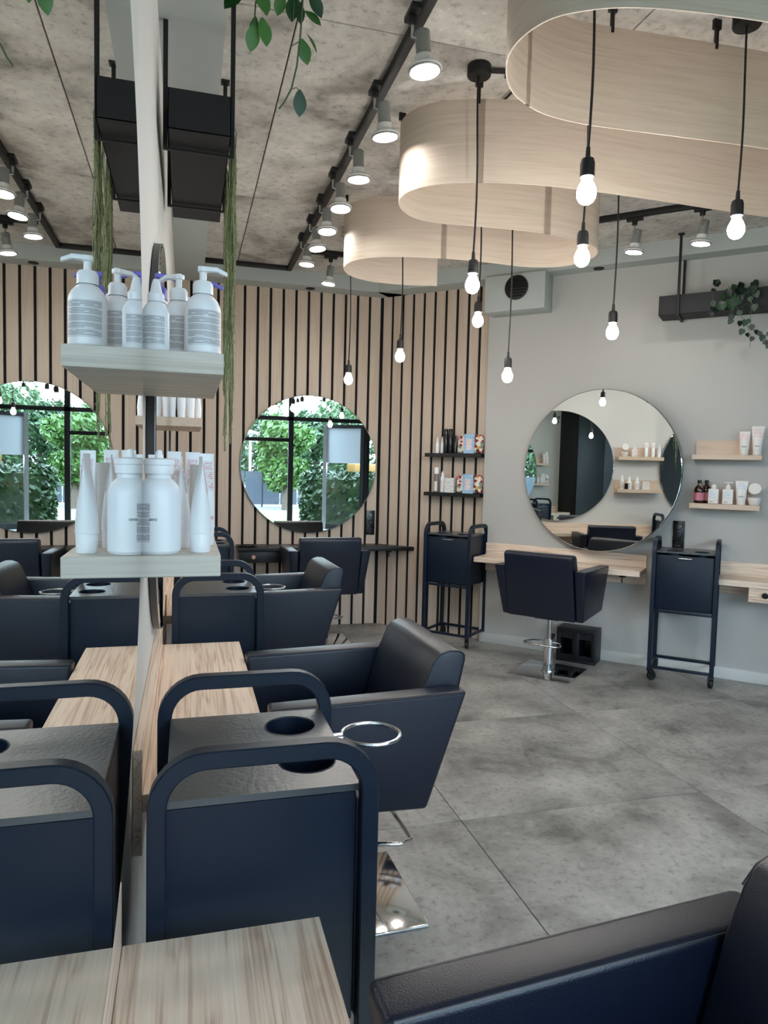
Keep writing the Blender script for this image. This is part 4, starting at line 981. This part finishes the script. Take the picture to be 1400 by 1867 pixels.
stem([(0.11, 1.6, 2.70), (0.18, 1.66, 2.745), (0.228, 1.69, 2.66), (0.232, 1.7, 2.56), (0.229, 1.7, 2.50)], 0.0014)
stem([(0.245, 1.7, 2.455), (0.232, 1.7, 2.445), (0.225, 1.7, 2.44)], 0.0012)
NL = [((0.141, 1.7, 2.474), (-0.12, 0, -1), (0.1, -1, 0), 1.0), ((0.158, 1.7, 2.492), (0.25, -0.1, -1), (0.3, -1, 0.1), 1.05), ((0.143, 1.7, 2.492), (-0.1, 0.3, -1), (-0.5, -1, 0), 0.75),
      ((0.247, 1.7, 2.347), (0.05, 0, -1), (0.1, -1, 0.1), 1.0), ((0.249, 1.7, 2.462), (0.3, 0, -1), (-0.2, -1, 0), 0.95), ((0.262, 1.7, 2.475), (0.8, 0.2, -0.75), (0.3, -0.6, 0.6), 0.75), ((0.256, 1.7, 2.525), (0.75, -0.1, -0.4), (0.2, -1, 0.3), 0.8),
      ((0.228, 1.7, 2.555), (-0.05, 0, -1), (-0.3, -1, 0), 0.95), ((0.237, 1.7, 2.55), (0.3, 0.1, -0.95), (0.4, -1, 0), 0.9), ((0.205, 1.7, 2.555), (-0.25, 0, -1), (0, -1, 0.2), 0.85),
      ((0.118, 1.69, 2.545), (-0.6, 0, -0.6), (0, -1, 0.4), 1.15), ((0.145, 1.69, 2.55), (0.35, -0.2, -0.8), (0.2, -1, 0.2), 1.1), ((0.265, 1.69, 2.565), (0.5, 0, -0.75), (0, -1, 0.2), 1.0), ((0.108, 1.69, 2.535), (-0.9, 0, -0.3), (0, -1, 0.6), 0.9)]
for p, d, nn, s in NL: put_leaf(LF, pl, rel(*p), d, nn, M_LEAF, s)

# heart leaved plant on the grey wall trough (wall frame)
hp = thing('heart_leaf_plant', 'dark heart leaved plant trailing from the trough on grey wall', 'plant', wc(0.36, 0.14, 2.712), RC)
HL = leaf_mesh('leaf', 0.052, 0.025, True); HL.materials.append(M_DARKLEAF)
rnd = random.Random(5)
def hstem(pts, r=0.0016): B().tube(pts, r, 5).build('stem', M_STEM, hp)
for k in range(34):
    a = rnd.uniform(-0.17, 0.10); up = rnd.random()
    if up < 0.4: p = (a, rnd.uniform(-0.10, 0.02), rnd.uniform(0.02, 0.09)); d = (rnd.uniform(-1, 1), rnd.uniform(-1, 0), rnd.uniform(-0.4, 0.5))
    else: p = (a, -0.118-rnd.uniform(0, 0.025), rnd.uniform(-0.11, 0.035)); d = (rnd.uniform(-0.6, 0.6), -0.25, -1)
    put_leaf(HL, hp, p, d, (rnd.uniform(-0.5, 0.5), -1, rnd.uniform(0, 0.7)), M_DARKLEAF, rnd.uniform(0.8, 1.25))
for pts in ([(-0.05, -0.06, 0.0), (-0.08, -0.11, 0.05), (-0.04, -0.13, -0.05), (0.0, -0.135, -0.16), (0.05, -0.135, -0.24), (0.075, -0.135, -0.31), (0.07, -0.135, -0.38)],
            [(0.0, -0.06, 0.0), (0.03, -0.12, 0.03), (0.07, -0.135, -0.1), (0.06, -0.135, -0.2), (0.1, -0.135, -0.29), (0.19, -0.135, -0.31)],
            [(-0.15, -0.08, 0.0), (-0.17, -0.125, 0.02), (-0.175, -0.13, -0.08), (-0.165, -0.13, -0.15)],
            [(-0.02, -0.08, 0.0), (-0.03, -0.13, -0.02), (-0.05, -0.14, -0.13), (-0.045, -0.14, -0.18)]): hstem(pts)
for p in [(0.0, -0.15), (-0.045, -0.17), (-0.05, -0.20), (0.0, -0.215), (0.035, -0.215), (0.055, -0.21), (0.075, -0.245), (0.02, -0.275), (0.05, -0.30), (0.095, -0.285), (0.09, -0.325), (0.13, -0.30), (0.15, -0.355), (0.17, -0.30), (0.10, -0.13), (-0.165, -0.14), (-0.17, -0.07), (0.19, -0.38), (0.14, -0.32)]:
    x, z = p; put_leaf(HL, hp, (x+rnd.uniform(-0.008, 0.008), -0.138+rnd.uniform(-0.02, 0.02), z+0.02), (rnd.uniform(-0.7, 0.7), -0.1, -1), (rnd.uniform(-0.6, 0.6), -1, rnd.uniform(-0.2, 0.6)), M_DARKLEAF, rnd.uniform(0.65, 1.0))

# thin hanging strands from the trough beside the mirror wall
sp = thing('string_plant', 'stringy green plant hanging in thin strands from black trough', 'plant', (0.09, 2.9, 2.70))
mb = B(); rnd = random.Random(9)
for k in range(64):
    y = (rnd.gauss(2.83, 0.03) if k % 2 else rnd.gauss(3.2, 0.03)) if k < 56 else rnd.uniform(2.7, 3.4); x = 0.152+rnd.uniform(-0.005, 0.014); zb = 2.0-rnd.random()**1.6*0.55+0.35*(rnd.random() < 0.25)
    pts = [(0.09-0.09+rnd.uniform(-0.02, 0.02), y-2.9, 0.01), (x-0.09-0.015, y-2.9, 0.045), (x-0.09+0.004, y-2.9, 0.0)]
    m = 14; z = 2.68; ph = rnd.uniform(0, 6)
    for i in range(1, m+1):
        zz = 2.68+(zb-2.68)*i/m
        pts.append((x-0.09+0.005*math.sin(ph+i*0.7)+0.004, y-2.9+0.008*math.sin(ph*2+i*0.5), zz-2.70))
    mb.tube(pts, 0.0017, 4)
    for i in range(46):
        q = rnd.uniform(2.2, len(pts)-1.01); a = int(q); f = q-a; P = Vector(pts[a]).lerp(Vector(pts[a+1]), f)
        an = rnd.uniform(0, 2*PI); dv = Vector((math.cos(an)*0.6, math.sin(an)*0.6, -0.9)).normalized()*rnd.uniform(0.014, 0.026); sd = Vector((-math.sin(an), math.cos(an), 0))*0.0021
        mb.add([P-sd, P+sd, P+dv], [(0, 1, 2)])
o = mb.build('strands', M_MOSS, sp, smooth=False); o['kind'] = 'stuff'
